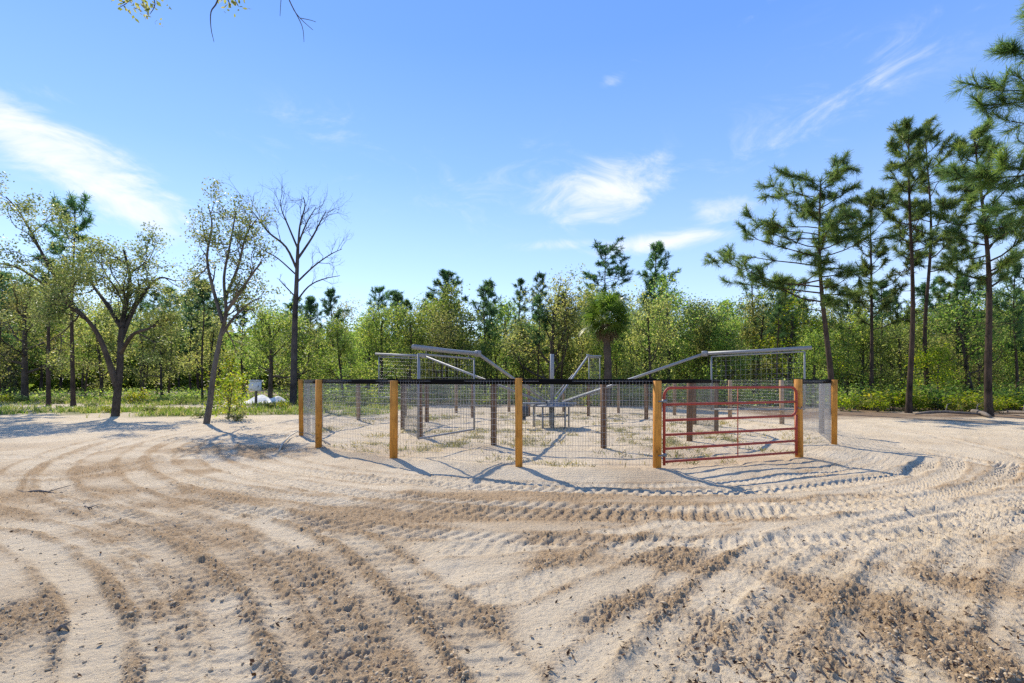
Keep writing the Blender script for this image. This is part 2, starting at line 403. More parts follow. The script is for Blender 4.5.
def zone_masks(X, Y):
    r = np.hypot(X - CX, Y - CY)
    edge = fbm(X * .35, Y * .35, 11, 3) * 4
    left = sstep(17.8, 20.5, Y + edge) * sstep(-4.5, -6.5, X + .2 * edge) * sstep(46, 36, Y)
    road = np.exp(-((Y - (24.2 - .05 * X)) / 1.6) ** 2) * sstep(-13, -15, X)     # the track leaving on the left
    back = sstep(23.5, 27, Y + edge * .8)
    right = sstep(15.4, 18.0, Y + .06 * (X - 12) + edge * .8) * sstep(8, 11, X)
    patch = fbm(X * .5, Y * .5, 5, 3)
    grass = np.clip(left * (.75 + patch * 1.2) * (1 - road), 0, 1)
    grass = np.maximum(grass, np.clip(sstep(25, 30, Y) * (.25 + patch), 0, 1) * (X > -14))
    pen = sstep(RO - .2, RO - 1.2, r) * sstep(.05, .35, fbm(X * 1.1, Y * 1.1, 91, 3)) * sstep(-.1, .3, fbm(X * 5, Y * 5, 92, 2)) * .7
    grass = np.maximum(grass, pen)
    litter = np.clip(np.maximum(right, back * sstep(-9, -5, X) + sstep(40, 48, Y)) * (.85 + patch * .8), 0, 1)
    litter = np.maximum(litter, sstep(27, 33, Y) * sstep(-6, -10, X) * np.clip(.3 + patch * 1.5, 0, .8))
    return grass, litter, right
def track_fields(X, Y, rowY=None):
    """height, churn and packing left by wheels; rows of constant Y let us slice"""
    H = np.zeros_like(X); Cn = np.zeros_like(X); Pk = np.zeros_like(X)
    for ti_, (P, w, d, lug, per) in enumerate(TRACKS):
        pack = .95 if ti_ in (9, 10) else .72
        S = np.concatenate([[0], np.cumsum(np.hypot(*np.diff(P, axis=0).T))])
        best = np.full(X.shape, 9.0, np.float32); sv = np.zeros(X.shape, np.float32)
        for k in range(len(P) - 1):
            a, b = P[k], P[k + 1]
            if rowY is not None:
                i0, i1 = np.searchsorted(rowY, [min(a[1], b[1]) - .5, max(a[1], b[1]) + .5])
                if i1 <= i0: continue
                sl = slice(i0, i1)
                cols = (X[sl] > min(a[0], b[0]) - .5) & (X[sl] < max(a[0], b[0]) + .5)
                ca = np.where(cols.any(0))[0]
                if not len(ca): continue
                sl = (sl, slice(ca[0], ca[-1] + 1))
            else: sl = (slice(None),)
            xs, ys = X[sl], Y[sl]
            ab = b - a; l2 = (ab ** 2).sum()
            t = np.clip(((xs - a[0]) * ab[0] + (ys - a[1]) * ab[1]) / l2, 0, 1)
            dx = xs - a[0] - ab[0] * t; dy = ys - a[1] - ab[1] * t
            dd = np.hypot(dx, dy) * np.sign(dx * ab[1] - dy * ab[0] + 1e-9)
            bb = best[sl]; m = np.abs(dd) < np.abs(bb)
            bb[m] = dd[m]; best[sl] = bb
            ss = sv[sl]; ss[m] = (S[k] + t * math.sqrt(l2))[m]; sv[sl] = ss
        hit = np.abs(best) < .5
        x, y, dd, s = X[hit], Y[hit], best[hit], sv[hit]
        wob = fbm(x * 3, y * 3, 31, 2) * .07
        ad = np.abs(dd + wob * .5)
        endf = sstep(0, .6, s) * sstep(S[-1], S[-1] - .6, s)
        fade = (.7 + .55 * np.clip(vnoise(s * .5, s * 0 + w * 50, 9) + .5, 0, 1)) * endf
        inside = sstep(w + .03, w - .04, ad)
        ridge = np.exp(-((ad - w - .055) / .045) ** 2) * (.5 + 1.6 * np.clip(fbm(x * 9, y * 9, 17, 2) + .3, 0, 1))
        lugs = 0
        if lug: lugs = lug * np.tanh(4.0 * np.sin(2 * math.pi * (s / per + np.sign(dd) * ad * 3.2))) * inside * sstep(0, .03, ad)
        H[hit] += fade * (-d * .45 * inside + d * .24 * ridge + lugs * (.85 if ti_ < 9 else .5))
        Cn[hit] = np.maximum(Cn[hit], fade * np.clip(ridge * .6, 0, 1))
        Pk[hit] = np.maximum(Pk[hit], inside * endf * pack * (.55 + .45 * sstep(-.25, .2, fbm(x * 1.7, y * 1.7, 23, 2))))
    return H, Cn, Pk
def ground_fields(X, Y, rowY=None):
    r = np.hypot(X - CX, Y - CY)
    H, Ct, Pk = track_fields(X, Y, rowY)
    near = sstep(24, 14, Y)
    ch = churn_mask(X, Y) * np.clip(.75 + 1.5 * fbm(X * 1.6, Y * 1.6, 41, 3), 0, 1.2)
    ch = np.clip(ch, 0, 1)
    inpen = sstep(RO + .5, RO - .3, r)
    lumps = fbm(X * 2.2, Y * 2.2, 3, 3)
    H = H + fbm(X * .25, Y * .25, 1, 2) * .05 * near + lumps * .03 * (1 - .6 * Pk)
    # fine crumbs: sharp little mounds in the churned strips
    f = fbm(X * 13, Y * 13, 6, 4, .6)
    f2 = np.abs(fbm(X * 12.5, Y * 12.5, 8, 3, .62))
    cr = np.clip(ch * (1 - .85 * Pk) + Ct * .7, 0, 1)
    f3 = np.abs(fbm(X * 25, Y * 25, 14, 3, .6))
    broadn = .35 + .65 * sstep(-.25, .25, fbm(X * .9, Y * .9, 15, 3))
    H = H + near * (f * .013 + ((.14 - f2) * .040 + (.14 - f3) * .052) * (.25 + sstep(.05, .6, cr))) * (.34 * broadn * (1 - .75 * Pk) + .42 * cr)
    H = H + near * fbm(X * 38, Y * 38, 12, 2) * .006 * (.5 * broadn + .7 * cr) * (1 - .7 * Pk)
    # footprints / hoof dents where nobody drove
    hv = vnoise(X * 4.1, Y * 4.1, 51)
    H = H - near * .022 * sstep(.18, .34, hv) * (1 - Pk) * (.35 + .65 * inpen) * (1 - cr)
    H = H + inpen * (.03 + .02 * fbm(X * 1.3, Y * 1.3, 61, 3)) + .05 * np.exp(-((r - RO - .15) / .45) ** 2) * near
    return H, np.clip(.95 * ch + .7 * Ct + .5 * sstep(-.1, .4, fbm(X * .7, Y * .7, 44, 3)) * sstep(13, 9, Y) - .7 * Pk, 0, 1), Pk
def gz(x, y):
    H, _, _ = ground_fields(np.array([[float(x)]]), np.array([[float(y)]]))
    return float(H[0, 0])

ys = [-120, -70, -40, -22, -12, -7, -4, -2, -.8, 0, .6, 1.1, 1.5]
y = 1.85
while y < 26: ys.append(y); y += min(.12, max(.0045, y * y / 672 * .78))
while y < 900: ys.append(y); y += max(.12, (y - 24) * .035)
rowY = np.array(ys)
s = np.linspace(-1, 1, 1620)
hw = 1.22 * np.maximum(rowY, 1.9) + .5
outer = np.array([.3, .8, 1.6, 3, 5, 8, 13, 20, 32, 50, 80, 140, 260, 500])
GX = np.concatenate([-(hw[:, None] + outer[::-1][None]), s[None] * hw[:, None], hw[:, None] + outer[None]], 1)
GY = np.repeat(rowY[:, None], GX.shape[1], 1)
H, churn, PK = ground_fields(GX, GY, rowY)
grass, litter, _ = zone_masks(GX, GY)
nr, nc = GX.shape
idx = np.arange(nr * nc).reshape(nr, nc)
Q = np.stack([idx[:-1, :-1], idx[:-1, 1:], idx[1:, 1:], idx[1:, :-1]], -1).reshape(-1, 4)
g = np_mesh("ground", np.stack([GX, GY, H], -1).reshape(-1, 3), [Q], M["sand"], smooth=True)
tag(g, kind="structure")
for nm, arr in (("churn", churn), ("grass", grass), ("litter", litter)):
    a = g.data.attributes.new(nm, "FLOAT", "POINT"); a.data.foreach_set("value", arr.astype(np.float32).ravel())

# clods and leaf litter on the sand
def scatter(n, ymin, ymax, wide=1.2):
    y = 1 / rng.uniform(1 / ymax, 1 / ymin, n)
    x = rng.uniform(-1, 1, n) * (wide * y + .3)
    return x, y
x, y = scatter(230000, 1.9, 12)
Hh, cc, pk = ground_fields(x[None], y[None]); Hh, cc, pk = Hh[0], cc[0], pk[0]
keep = rng.random(len(x)) < np.clip(cc * 1.1 - .22, 0, 1) ** 1.3 * .14 + .015
x, y, z = x[keep], y[keep], Hh[keep]
n = len(x)
ico = np.array([(0, 0, 1), (.9, 0, .3), (.28, .85, .3), (-.72, .53, .3), (-.72, -.53, .3), (.28, -.85, .3), (.72, .53, -.5), (-.28, .85, -.5), (-.9, 0, -.5), (-.28, -.85, -.5), (.72, -.53, -.5)], float)
icf = np.array([(0, 1, 2), (0, 2, 3), (0, 3, 4), (0, 4, 5), (0, 5, 1), (1, 6, 2), (2, 6, 7), (2, 7, 3), (3, 7, 8), (3, 8, 4), (4, 8, 9), (4, 9, 5), (5, 9, 10), (5, 10, 1), (1, 10, 6)])
sz = .0026 + .0085 * rng.random(n) ** 4
sz *= np.where(rng.random(n) < .004, 1.5, 1)
a = rng.uniform(0, 6.28, n)
V = ico[None] * (1 + .35 * rng.normal(size=(n, 11, 1)).clip(-1, 1)) * (sz[:, None, None] * np.stack([rng.uniform(.8, 1.7, n), rng.uniform(.7, 1.2, n), rng.uniform(.55, .95, n)], 1)[:, None])
ca, sa = np.cos(a)[:, None], np.sin(a)[:, None]
V = np.stack([V[..., 0] * ca - V[..., 1] * sa, V[..., 0] * sa + V[..., 1] * ca, V[..., 2]], -1) + np.stack([x, y, z + sz * .25], 1)[:, None]
o = np_mesh("sand_clods", V.reshape(-1, 3), [(icf[None] + 11 * np.arange(n)[:, None, None]).reshape(-1, 3)], M["clod"], smooth=False)
tag(o, "crumbled brown sand clods strewn along the churned wheel tracks", "clods", kind="stuff")

x, y = scatter(110000, 1.9, 15)
_, pc_, _ = track_fields(x[None], y[None])
dens = .10 + .9 * np.clip(pc_[0] * 1.6, 0, 1) * sstep(-.5, .6, x) + .5 * churn_mask(x, y) * sstep(-.5, .6, x) + .4 * sstep(.1, .45, fbm(x * 1.1, y * 1.1, 71, 3)) * sstep(-4, 1.0, x)
Hh, cc, pk = ground_fields(x[None], y[None])
keep = rng.random(len(x)) < dens * .15
x, y, z = x[keep], y[keep], Hh[0][keep]
n = len(x)
C = np.stack([x, y, z + .006], 1)
dirv = unit(np.stack([rng.normal(size=n), rng.normal(size=n), rng.normal(size=n) * .25], 1))
side = unit(np.cross(dirv, np.array([0, 0, 1.0]) + rng.normal(size=(n, 3)) * .45))
upv = np.cross(side, dirv)
L_ = .006 + .036 * rng.random((n, 1)) ** 2.8; W_ = L_ * rng.uniform(.25, .55, (n, 1))
V = np.stack([C - dirv * L_ * .5, C + side * W_ * .5 + upv * W_ * .3, C + dirv * L_ * .5 + upv * L_ * .25, C - side * W_ * .5 + upv * W_ * .3, C], 1)
F4 = np.array([(0, 4, 1), (1, 4, 2), (2, 4, 3), (3, 4, 0)])
o = np_mesh("fallen_leaves", V.reshape(-1, 3), [(F4[None] + 5 * np.arange(n)[:, None, None]).reshape(-1, 3)], M["litter"])
tag(o, "dry brown oak leaves scattered over the pale sand", "leaf litter", kind="stuff")

# a few dry sticks on the sand, each a thing
STICKS = [((905, 508), .24, .9, "short dark stick lying alone on the smooth sand at right"),
          ((88, 507), .2, -.5, "forked dark stick lying on churned sand at left"),
          ((58, 632), .10, .35, "thick dark bark piece lying beside the smooth rut at lower left"),
          ((40, 492), .55, .05, "long thin stick lying flat on pale sand at far left")]
for (u, v), ln, ang, lab in STICKS:
    x, y = gp(u, v)
    mb = MB(); k = 7
    pts = [(x + (t - .5) * ln * math.cos(ang), y + (t - .5) * ln * math.sin(ang), gz(x + (t - .5) * ln * math.cos(ang), y + (t - .5) * ln * math.sin(ang)) + .012 + .012 * math.sin(t * 9 + u)) for t in np.linspace(0, 1, k)]
    mb.tube(pts, [.004, .008, .011, .012, .011, .008, .004], 6)
    p = Vector(pts[4]); mb.tube([p, p + Vector((.13, .16, .05)) * ln, p + Vector((.22, .34, .08)) * ln], [.007, .005, .003], 5)
    tag(mb.build("stick", M["log"], smooth=True), lab, "stick", "sticks on the sand")

# ------------------------------------------------------------------ fences
def ring_pt(r, deg): return CX + r * math.cos(R(deg)), CY + r * math.sin(R(deg))
def fence(name, label, r, angs, closed, skip, post_mat, rails, wire_mat, top=1.41, pw=.10, side=1):
    root = empty(name, (CX, CY, 0), label, "fence")
    rel = lambda p: (p[0] - CX, p[1] - CY)
    n = len(angs)
    pts = [ring_pt(r, a) for a in angs]
    for i, (a, p) in enumerate(zip(angs, pts)):
        mb = MB(); g0 = gz(*p)
        hgt = top + .015 * math.sin(i * 2.7) + (.012 if i % 3 == 0 else 0)
        lean = Matrix.Rotation(.012 * math.sin(i * 3.1), 4, "X") @ Matrix.Rotation(.012 * math.cos(i * 1.9), 4, "Y")
        mb.box((*rel(p), (hgt - .25) / 2 + .0), (pw, pw, hgt + .25), R(a) + .05 * math.sin(i), .006, lean)
        mb.build("fence_post", post_mat(i), root)
    for i in range(n if closed else n - 1):
        if i in skip: continue
        p, q = np.array(rel(pts[i])), np.array(rel(pts[(i + 1) % n]))
        d = q - p; L = np.linalg.norm(d); d /= L; nv = np.array([d[1], -d[0]])      # outwards
        off = nv * (pw * .5 + .008) * side
        a0 = p + off; L2 = L
        mb = MB()
        nx = int(L2 / .0508)
        P_ = lambda t, z, e=0: (a0[0] + d[0] * t + nv[0] * e, a0[1] + d[1] * t + nv[1] * e, z)
        base = (gz(*(pts[i])) + gz(*(pts[(i + 1) % n]))) / 2 + .0
        bow = lambda t: .012 * math.sin(math.pi * t / L2 * 2 + i)
        for k in range(nx + 1):
            t = L2 * k / nx
            mb.tube([P_(t, base + .01, bow(t)), P_(t, 1.40, bow(t))], .0021, 3, False)
        for k in range(14):
            z = base + .03 + k * (1.36 - base) / 13
            mb.tube([P_(t, z, bow(t) + .003) for t in np.linspace(0, L2, 5)], .0023, 3, False)
        mb.build("wire_mesh", wire_mat, root)
        if i in rails:
            mb = MB()
            u = np.array([*d, 0.0]); w = np.array([*nv, 0.0])
            th = .028
            c = np.array([*p, 1.385]) + np.array([*nv, 0]) * (pw * .5 + .004 + th * .5 + .006) * side
            sag = lambda t: -.006 * math.sin(math.pi * t)
            ts = np.linspace(-.004, 1.004, 7)
            pr = [(-th / 2, -.042), (th / 2, -.042), (th / 2, .038), (th / 2 - .005, .044), (-th / 2 + .005, .044), (-th / 2, .038)]
            V = np.concatenate([[c + u * (t * L) + w * b + np.array([0, 0, z + sag(t)]) for b, z in pr] for t in ts])
            kk = np.arange(6); k2 = (kk + 1) % 6
            Qs = np.concatenate([np.stack([j * 6 + kk, j * 6 + k2, (j + 1) * 6 + k2, (j + 1) * 6 + kk], 1) for j in range(6)])
            V = np.concatenate([V, [V[:6].mean(0)], [V[36:42].mean(0)]])
            Ts = np.concatenate([np.stack([np.full(6, 42), k2, kk], 1), np.stack([np.full(6, 43), 36 + kk, 36 + k2], 1)])
            mb.add(V, Qs, Ts); mb.build("top_rail", M["rail"], root)
    return root
outer_a = [201.1, 221.6, 241.6, 260.3, 278.1, 303.4, 322.6] + [322.6 + 19.87 * k for k in range(1, 12)]
fence("pen_fence", "outer round pen fence of orange posts, wire mesh and black top rail", RO, outer_a, True, {4},
      lambda i: M["post_new"] if i < 7 else M["post_tan"], {0, 1, 2, 3, 5, 14, 15, 16, 17}, M["wire"], side=-1)
inner_a = [218 + 30 * k for k in range(12)]
fence("inner_fence", "smaller inner ring fence of brown posts and wire around the horse walker", RI, inner_a, True, set(),
      lambda i: M["post_shaded"], set(range(12)), M["wire_dark"], 1.40, .10)

# ------------------------------------------------------------------ red tube gate
A = np.array(ring_pt(RO, 278.1)); B = np.array(ring_pt(RO, 303.4))
d = (B - A); GL = np.linalg.norm(d); d /= GL
nv = np.array([d[1], -d[0]])
root = empty("tube_gate", (A[0], A[1], 0), "red six bar tube gate hung between two orange posts", "gate")
x0, x1 = .115, GL - .085
G = lambda t, z, e=.02: (d[0] * t + nv[0] * e, d[1] * t + nv[1] * e, z)
tr = .0215
def arc(cx, cz, r, a0, a1, n=8): return [G(cx + r * math.cos(R(a)), cz + r * math.sin(R(a))) for a in np.linspace(a0, a1, n)]
zt, z3, zb = 1.285, .785, .145
mb = MB()   # frame: end uprights and the rounded upper loop
c = .13
mb.tube([G(x0, .09)] + arc(x0 + c, zt - c, c, 180, 90) + [G(x0 + c + .4, zt), G((x0 + x1) / 2, zt), G(x1 - c - .4, zt)] + arc(x1 - c, zt - c, c, 90, 0) + [G(x1, z3 + c + .05)] + arc(x1 - c, z3 + c, c, 0, -90), tr, 10)
mb.build("gate_frame", M["red"], root, True)
mb = MB(); mb.tube([G(x1, z3 + .02), G(x1, .5), G(x1, .09)], tr, 10); mb.build("end_upright", M["red"], root, True)
for z, e0, e1 in ((1.03, x0, x1), (z3, x0, x1 - c), (.56, x0, x1), (.345, x0, x1), (zb, x0, x1)):
    mb = MB(); mb.tube([G(e0, z), G((e0 + e1) / 2, z - .004), G(e1, z)], tr * .95, 10); mb.build("gate_bar", M["red"], root, True)
mb = MB(); tm = x0 + (x1 - x0) * .535
mb.tube([G(tm, zt, -.004), G(tm, .7, -.004), G(tm, zb, -.004)], .009, 6); mb.build("brace_rod", M["red"], root, True)
for z in (1.08, .25):
    mb = MB(); mb.tube([G(-.02, z, .06), G(.07, z, .06), G(x0, z, .02)], .010, 6); mb.box(G(x0, z), (.06, .06, .05), math.atan2(d[1], d[0])); mb.build("hinge", M["galv_dark"], root)
mb = MB()
pts = [G(x1 + .0, .93, .05), G(x1 + .04, .90, .075), G(x1 + .09, .93, .06), G(x1 + .13, .98, .0)]
mb.tube(pts, .007, 6); mb.build("chain_latch", M["galv_dark"], root)

# ------------------------------------------------------------------ horse walker
hub = Vector((CX - .08, CY, 0)); hz0 = gz(CX, CY)
root = empty("horse_walker", hub, "galvanised four arm horse walker with hanging mesh panels in the pen", "horse walker")
mb = MB()   # lower stand
for a in range(5):
    p = Vector((.55 * math.cos(R(72 * a + 20)), .55 * math.sin(R(72 * a + 20)), 0))
    mb.tube([p + Vector((0, 0, hz0 - .1)), p + Vector((0, 0, .66))], .028, 8)
    q = Vector((.55 * math.cos(R(72 * a + 92)), .55 * math.sin(R(72 * a + 92)), .36)); mb.tube([p + Vector((0, 0, .36)), q], .02, 6)
mb.tube([(0, 0, hz0 - .1), (0, 0, .66)], .07, 10)
mb.build("base_frame", M["galv_dark"], root)
mb = MB()
n = 28
ring = [(.66 * math.cos(2 * math.pi * k / n), .66 * math.sin(2 * math.pi * k / n)) for k in range(n)]
V = [(x, y, .64) for x, y in ring] + [(x, y, .69) for x, y in ring] + [(x * .55, y * .55, .72) for x, y in ring] + [(0, 0, .72), (0, 0, .64)]
Qs = [(l * n + i, l * n + (i + 1) % n, (l + 1) * n + (i + 1) % n, (l + 1) * n + i) for l in range(2) for i in range(n)]
Ts = [(2 * n + i, 2 * n + (i + 1) % n, 3 * n) for i in range(n)] + [((i + 1) % n, i, 3 * n + 1) for i in range(n)]
mb.add(V, Qs, Ts); mb.build("turntable", M["galv_dark"], root)
mb = MB(); mb.box((-.1, -.35, .735), (1.55, .09, .07), 0, .01); mb.build("cross_beam", M["galv"], root)
mb = MB(); mb.box((0, 0, 1.45), (.10, .10, 1.46), .2, .01); mb.box((0, 0, .79), (.3, .3, .03), .2, .008); mb.build("mast", M["galv"], root)
mb = MB(); mb.box((-.85, -.35, .52), (.26, .22, .32), .1, .03); mb.tube([(-.85, -.35, .36), (-.85, -.35, .25)], .07, 10); mb.build("motor", M["motor"], root)
ARMS = [(243.4, 4.29, 6.5, 1.98, 1.99, .36, 1.86), (328.4, 4.25, 6.52, 2.07, 2.14, .68, 1.99), (67.0, 4.32, 6.5, 2.33, 2.42, .80, 2.26), (156.4, 4.5, 6.5, 2.22, 2.33, .75, 2.12)]
for deg, re, rend, ze, zend, pb, pt in ARMS:
    u = Vector((math.cos(R(deg)), math.sin(R(deg)), 0)); w = Vector((-u.y, u.x, 0))
    up = Vector((0, 0, 1))
    mb = MB()
    mb.tube([u * .35 + up * .76, u * re + up * ze], .036, 8)
    mb.tube([u * (re - .03) + up * ze, u * ((re + rend) / 2) + up * ((ze + zend) / 2 - .01), u * rend + up * zend], .045, 8)
    mb.box(u * re + up * ze, (.13, .10, .13), R(deg), .01)
    arm = mb.build("walker_arm", M["galv"], root)
    mb = MB()
    s_ = [u * .3 + w * .12 + up * .8, u * (re * .55) + w * .05 + up * (.8 + (ze - .8) * .52)]
    mb.tube(s_, .016, 6)
    mb.build("side_brace", M["galv"], arm)
    ra, rb = re + .16, rend - .14
    zr = lambda r: (zend - ze) * (r - re) / (rend - re)
    fr = MB()
    cs = [u * ra + up * (pb + zr(ra)), u * rb + up * (pb + zr(rb)), u * rb + up * (pt + zr(rb)), u * ra + up * (pt + zr(ra))]
    for i in range(4): fr.tube([cs[i], cs[(i + 1) % 4]], .019, 8)
    for f in (.12, .88):
        r_ = ra + (rb - ra) * f
        fr.tube([u * r_ + up * (pt + zr(r_)), u * r_ + up * (ze + zr(r_))], .009, 5)
    panel = fr.build("panel_frame", M["galv"], arm, False)
    me = MB()
    for k in range(1, 18):
        f = k / 18; r_ = ra + (rb - ra) * f
        me.tube([u * r_ + up * (pb + zr(r_)), u * r_ + up * (pt + zr(r_))], .0015, 3, False)
    for k in range(1, 11):
        f = k / 11; zz = pb + (pt - pb) * f
        me.tube([u * ra + up * (zz + zr(ra)), u * rb + up * (zz + zr(rb))], .0015, 3, False)
    me.build("panel_mesh", M["wire"], arm)

# ------------------------------------------------------------------ utility box, white sand pile, hose
p = at(256, 386, 27.0)
root = empty("utility_box", (p.x, p.y, 0), "small pale grey utility box on a dark post beside the white sand pile", "utility box")
mb = MB(); mb.box((0, 0, .5), (.11, .11, 1.3), 0, .01); mb.build("box_post", M["log"], root)
mb = MB(); mb.box((0, -.09, 1.1), (.66, .16, .56), .12, .02); mb.build("cabinet", M["box"], root)
mb = MB(); mb.box((0, -.19, 1.41), (.72, .24, .035), .12, .01); mb.build("rain_hood", M["box"], root)
mb = MB(); mb.box((.22, -.185, 1.08), (.03, .03, .12), .12, .006); mb.build("door_latch", M["galv_dark"], root)

p = at(266, 402, 30.5)
nu, nvv = 60, 40
uu, vv = np.meshgrid(np.linspace(-1, 1, nu), np.linspace(-1, 1, nvv), indexing="ij")
X = uu * 1.7; Y = vv * 1.5
hh = .52 * np.exp(-(((X + .35) / .68) ** 2) - (Y / .75) ** 2) + .38 * np.exp(-(((X - .80) / .40) ** 2) - (Y / .7) ** 2)
hh = hh * (1 + .25 * fbm(X * 3, Y * 3, 3, 3)) - .06 + .03 * fbm(X * 8, Y * 8, 4, 2)
ii = np.arange(nu * nvv).reshape(nu, nvv)
Qs = np.stack([ii[:-1, :-1], ii[1:, :-1], ii[1:, 1:], ii[:-1, 1:]], -1).reshape(-1, 4)
o = np_mesh("sand_pile", np.stack([X, Y, hh], -1).reshape(-1, 3), [Qs], M["white_sand"], smooth=True)
o.location = (p.x, p.y, 0.02); tag(o, "two humped pile of bright white sand on grass behind the utility box", "sand pile")

q0 = gp(283, 446); q1 = gp(297, 438.5); q2 = gp(318, 441); q3 = gp(330, 447)
pts = [(x, y, gz(x, y) + z) for (x, y), z in ((gp(279, 452), .01), (q0, .03), (gp(290, 441), .06), (q1, .10), (gp(306, 438), .07), (q2, .04), (q3, .01))]
mb = MB(); mb.tube(pts, .016, 8)
tag(mb.build("hose", M["hose"], smooth=True), "pale hose arching out of the sand at the fence's leftmost post", "hose")

# ------------------------------------------------------------------ trees
class Tree:
    def __init__(s): s.w = MB(); s.tips = []; s.dirs = []
    def limb(s, pts, r0, r1, sides=6, k=4):
        """smooth polyline limb"""
        P = np.array([tuple(p) for p in pts], float)
        if len(P) > 2:
            t = np.linspace(0, len(P) - 1, (len(P) - 1) * k + 1); i = np.clip(t.astype(int), 0, len(P) - 2); f = (t - i)[:, None]
            g_ = lambda q: P[np.clip(q, 0, len(P) - 1)]
            p0, p1, p2, p3 = g_(i - 1), g_(i), g_(i + 1), g_(i + 2)
            P = .5 * (2 * p1 + (p2 - p0) * f + (2 * p0 - 5 * p1 + 4 * p2 - p3) * f ** 2 + (3 * p1 - p0 - 3 * p2 + p3) * f ** 3)
        rad = np.linspace(r0, r1, len(P))
        s.w.tube(P, rad, sides, False)
        return P, rad
    def grow(s, p, d, L, r, lv, mx, up=.15, wander=.35, kids=(3, 5), shrink=.62, tipn=2, spread=.9):
        n = 5; pts = [np.array(p, float)]; d = np.array(d, float)
        for i in range(n):
            d = unit(d + rng.normal(size=3) * wander * .5 + np.array([0, 0, up * .4]))
            pts.append(pts[-1] + d * L / n)
        P = np.array(pts)
        s.w.tube(P, np.linspace(r, r * .45, len(P)), 5 if r < .04 else 6, False)
        if lv >= mx:
            for t in np.linspace(.45, 1, tipn):
                i = int(t * n); s.tips.append(P[i]); s.dirs.append(d)
            return
        for k in range(random.randint(*kids)):
            t = random.uniform(.3, 1.0) if k else 1.0
            i = min(n, int(t * n)); i0 = max(1, i)
            ld = unit(P[i0] - P[i0 - 1])
            nd = unit(ld + unit(rng.normal(size=3)) * spread * random.uniform(.6, 1.1))
            s.grow(P[i0], nd, L * shrink * random.uniform(.75, 1.15), r * .5, lv + 1, mx, up, wander, kids, shrink, tipn, spread)
    def leaves(s, per, blob, size, up=.25, aspect=.55, flat=.8):
        C = np.repeat(np.array(s.tips), per, 0)
        C = C + np.clip(rng.normal(size=C.shape), -1.9, 1.9) * np.array([blob, blob, blob * flat])
        return leaf_cards(C, size, up=up, aspect=aspect)

def make_tree(name, wood, woodmat, foliage, leafmat, label, cat, loc=(0, 0, 0), group=None, foliage_name="crown"):
    root = empty(name, loc, label, cat, group)
    wood.build("trunk", woodmat, root, True)
    if foliage is not None: np_mesh(foliage_name, foliage[0], [foliage[1]], leafmat, root)
    return root

def pine(H, crown0, width, lean=(0, 0), r=.11, nbr=34, tuft_n=22, tlen=.26, twid=.02, dead=5, lop=None, droop=.0, sub=(3, 6), sd_=2.0, seedoff=0, flat_top=False):
    """longleaf style pine: bare bole, whorled limbs with needle tufts"""
    T = Tree()
    ph = random.uniform(0, 6)
    ax = lambda z: np.array([lean[0] * (max(z, 0) / H) ** 1.3 + .10 * math.sin(z * .5 + ph), lean[1] * (z / H) + .08 * math.sin(z * .6 + 2 * ph), z])
    zs = np.linspace(-.15, H * .985, 22)
    T.w.tube([ax(z) for z in zs], [r * (1.0 - .82 * max(0, z) / H) * (1.35 if z < .2 else 1) for z in zs], 8, False)
    tips, dirs = [], []
    for k in range(nbr):
        f = (k + random.random()) / nbr
        z = crown0 + (H - crown0) * f ** .9
        a = k * 2.4 + random.uniform(-.5, .5)
        prof = (math.sin(math.pi * min(1, .22 + .78 * f)) ** .7 if not flat_top else (1.05 - .62 * f ** 2))
        L = width * (prof * .75 + .12) * random.uniform(.55, 1.15)
        if lop is not None: L *= 1 + .6 * (1 - .85 * f) * math.cos(a - lop)
        if random.random() < .12: L *= .4
        el = random.uniform(.0, .35) + .5 * f ** 2 if not flat_top else random.uniform(-.12, .22) + .42 * f ** 2
        d_ = np.array([math.cos(a) * math.cos(el), math.sin(a) * math.cos(el), math.sin(el)])
        pts = [ax(z)]; n = 5
        for i in range(n):
            d_ = unit(d_ + rng.normal(size=3) * .16 + np.array([0, 0, (.03 if flat_top else .10) - droop * .2]))
            pts.append(pts[-1] + d_ * L / n)
        pts = np.array(pts)
        T.w.tube(pts, np.linspace(max(.012, r * .30 * (1 - .6 * f)), .008, len(pts)), 5, False)
        tips.append(pts[-1]); dirs.append(d_)
        for q in range(max(random.randint(*sub), int(L * sd_))):
            i = random.randint(2, n); b = pts[i]
            sd = unit(d_ + rng.normal(size=3) * .75 + np.array([0, 0, .25]))
            sl = random.uniform(.22, .42) * (.5 + .35 * min(L, 2.6))
            e = b + sd * sl
            T.w.tube([b, (b + e) / 2 + rng.normal(size=3) * .03, e], [.011, .009, .006], 4, False)
            tips.append(e); dirs.append(sd)
            if sd_ > 3 and random.random() < .6: tips.append(b + (e - b) * .55); dirs.append(sd)
            if random.random() < .65:
                sd2 = unit(sd + rng.normal(size=3) * .7 + np.array([0, 0, .2])); e2 = (b + e) / 2 + sd2 * sl * .55
                T.w.tube([(b + e) / 2, e2], [.008, .005], 4, False); tips.append(e2); dirs.append(sd2)
    tips.append(ax(H)); dirs.append(np.array([0, 0, 1.0]))
    for k in range(dead):
        z = crown0 * random.uniform(.6, 1.0); a = random.uniform(0, 6.28); L = width * random.uniform(.15, .5)
        e = ax(z) + np.array([math.cos(a) * L, math.sin(a) * L, random.uniform(-.1, .3) * L])
        m_ = (ax(z) + e) / 2 + rng.normal(size=3) * .05
        T.w.tube([ax(z), m_, e], [.018, .012, .005], 4, False)
    fo = needle_tufts(np.array(tips), np.array(dirs), tuft_n, tlen, twid)
    return T.w, fo

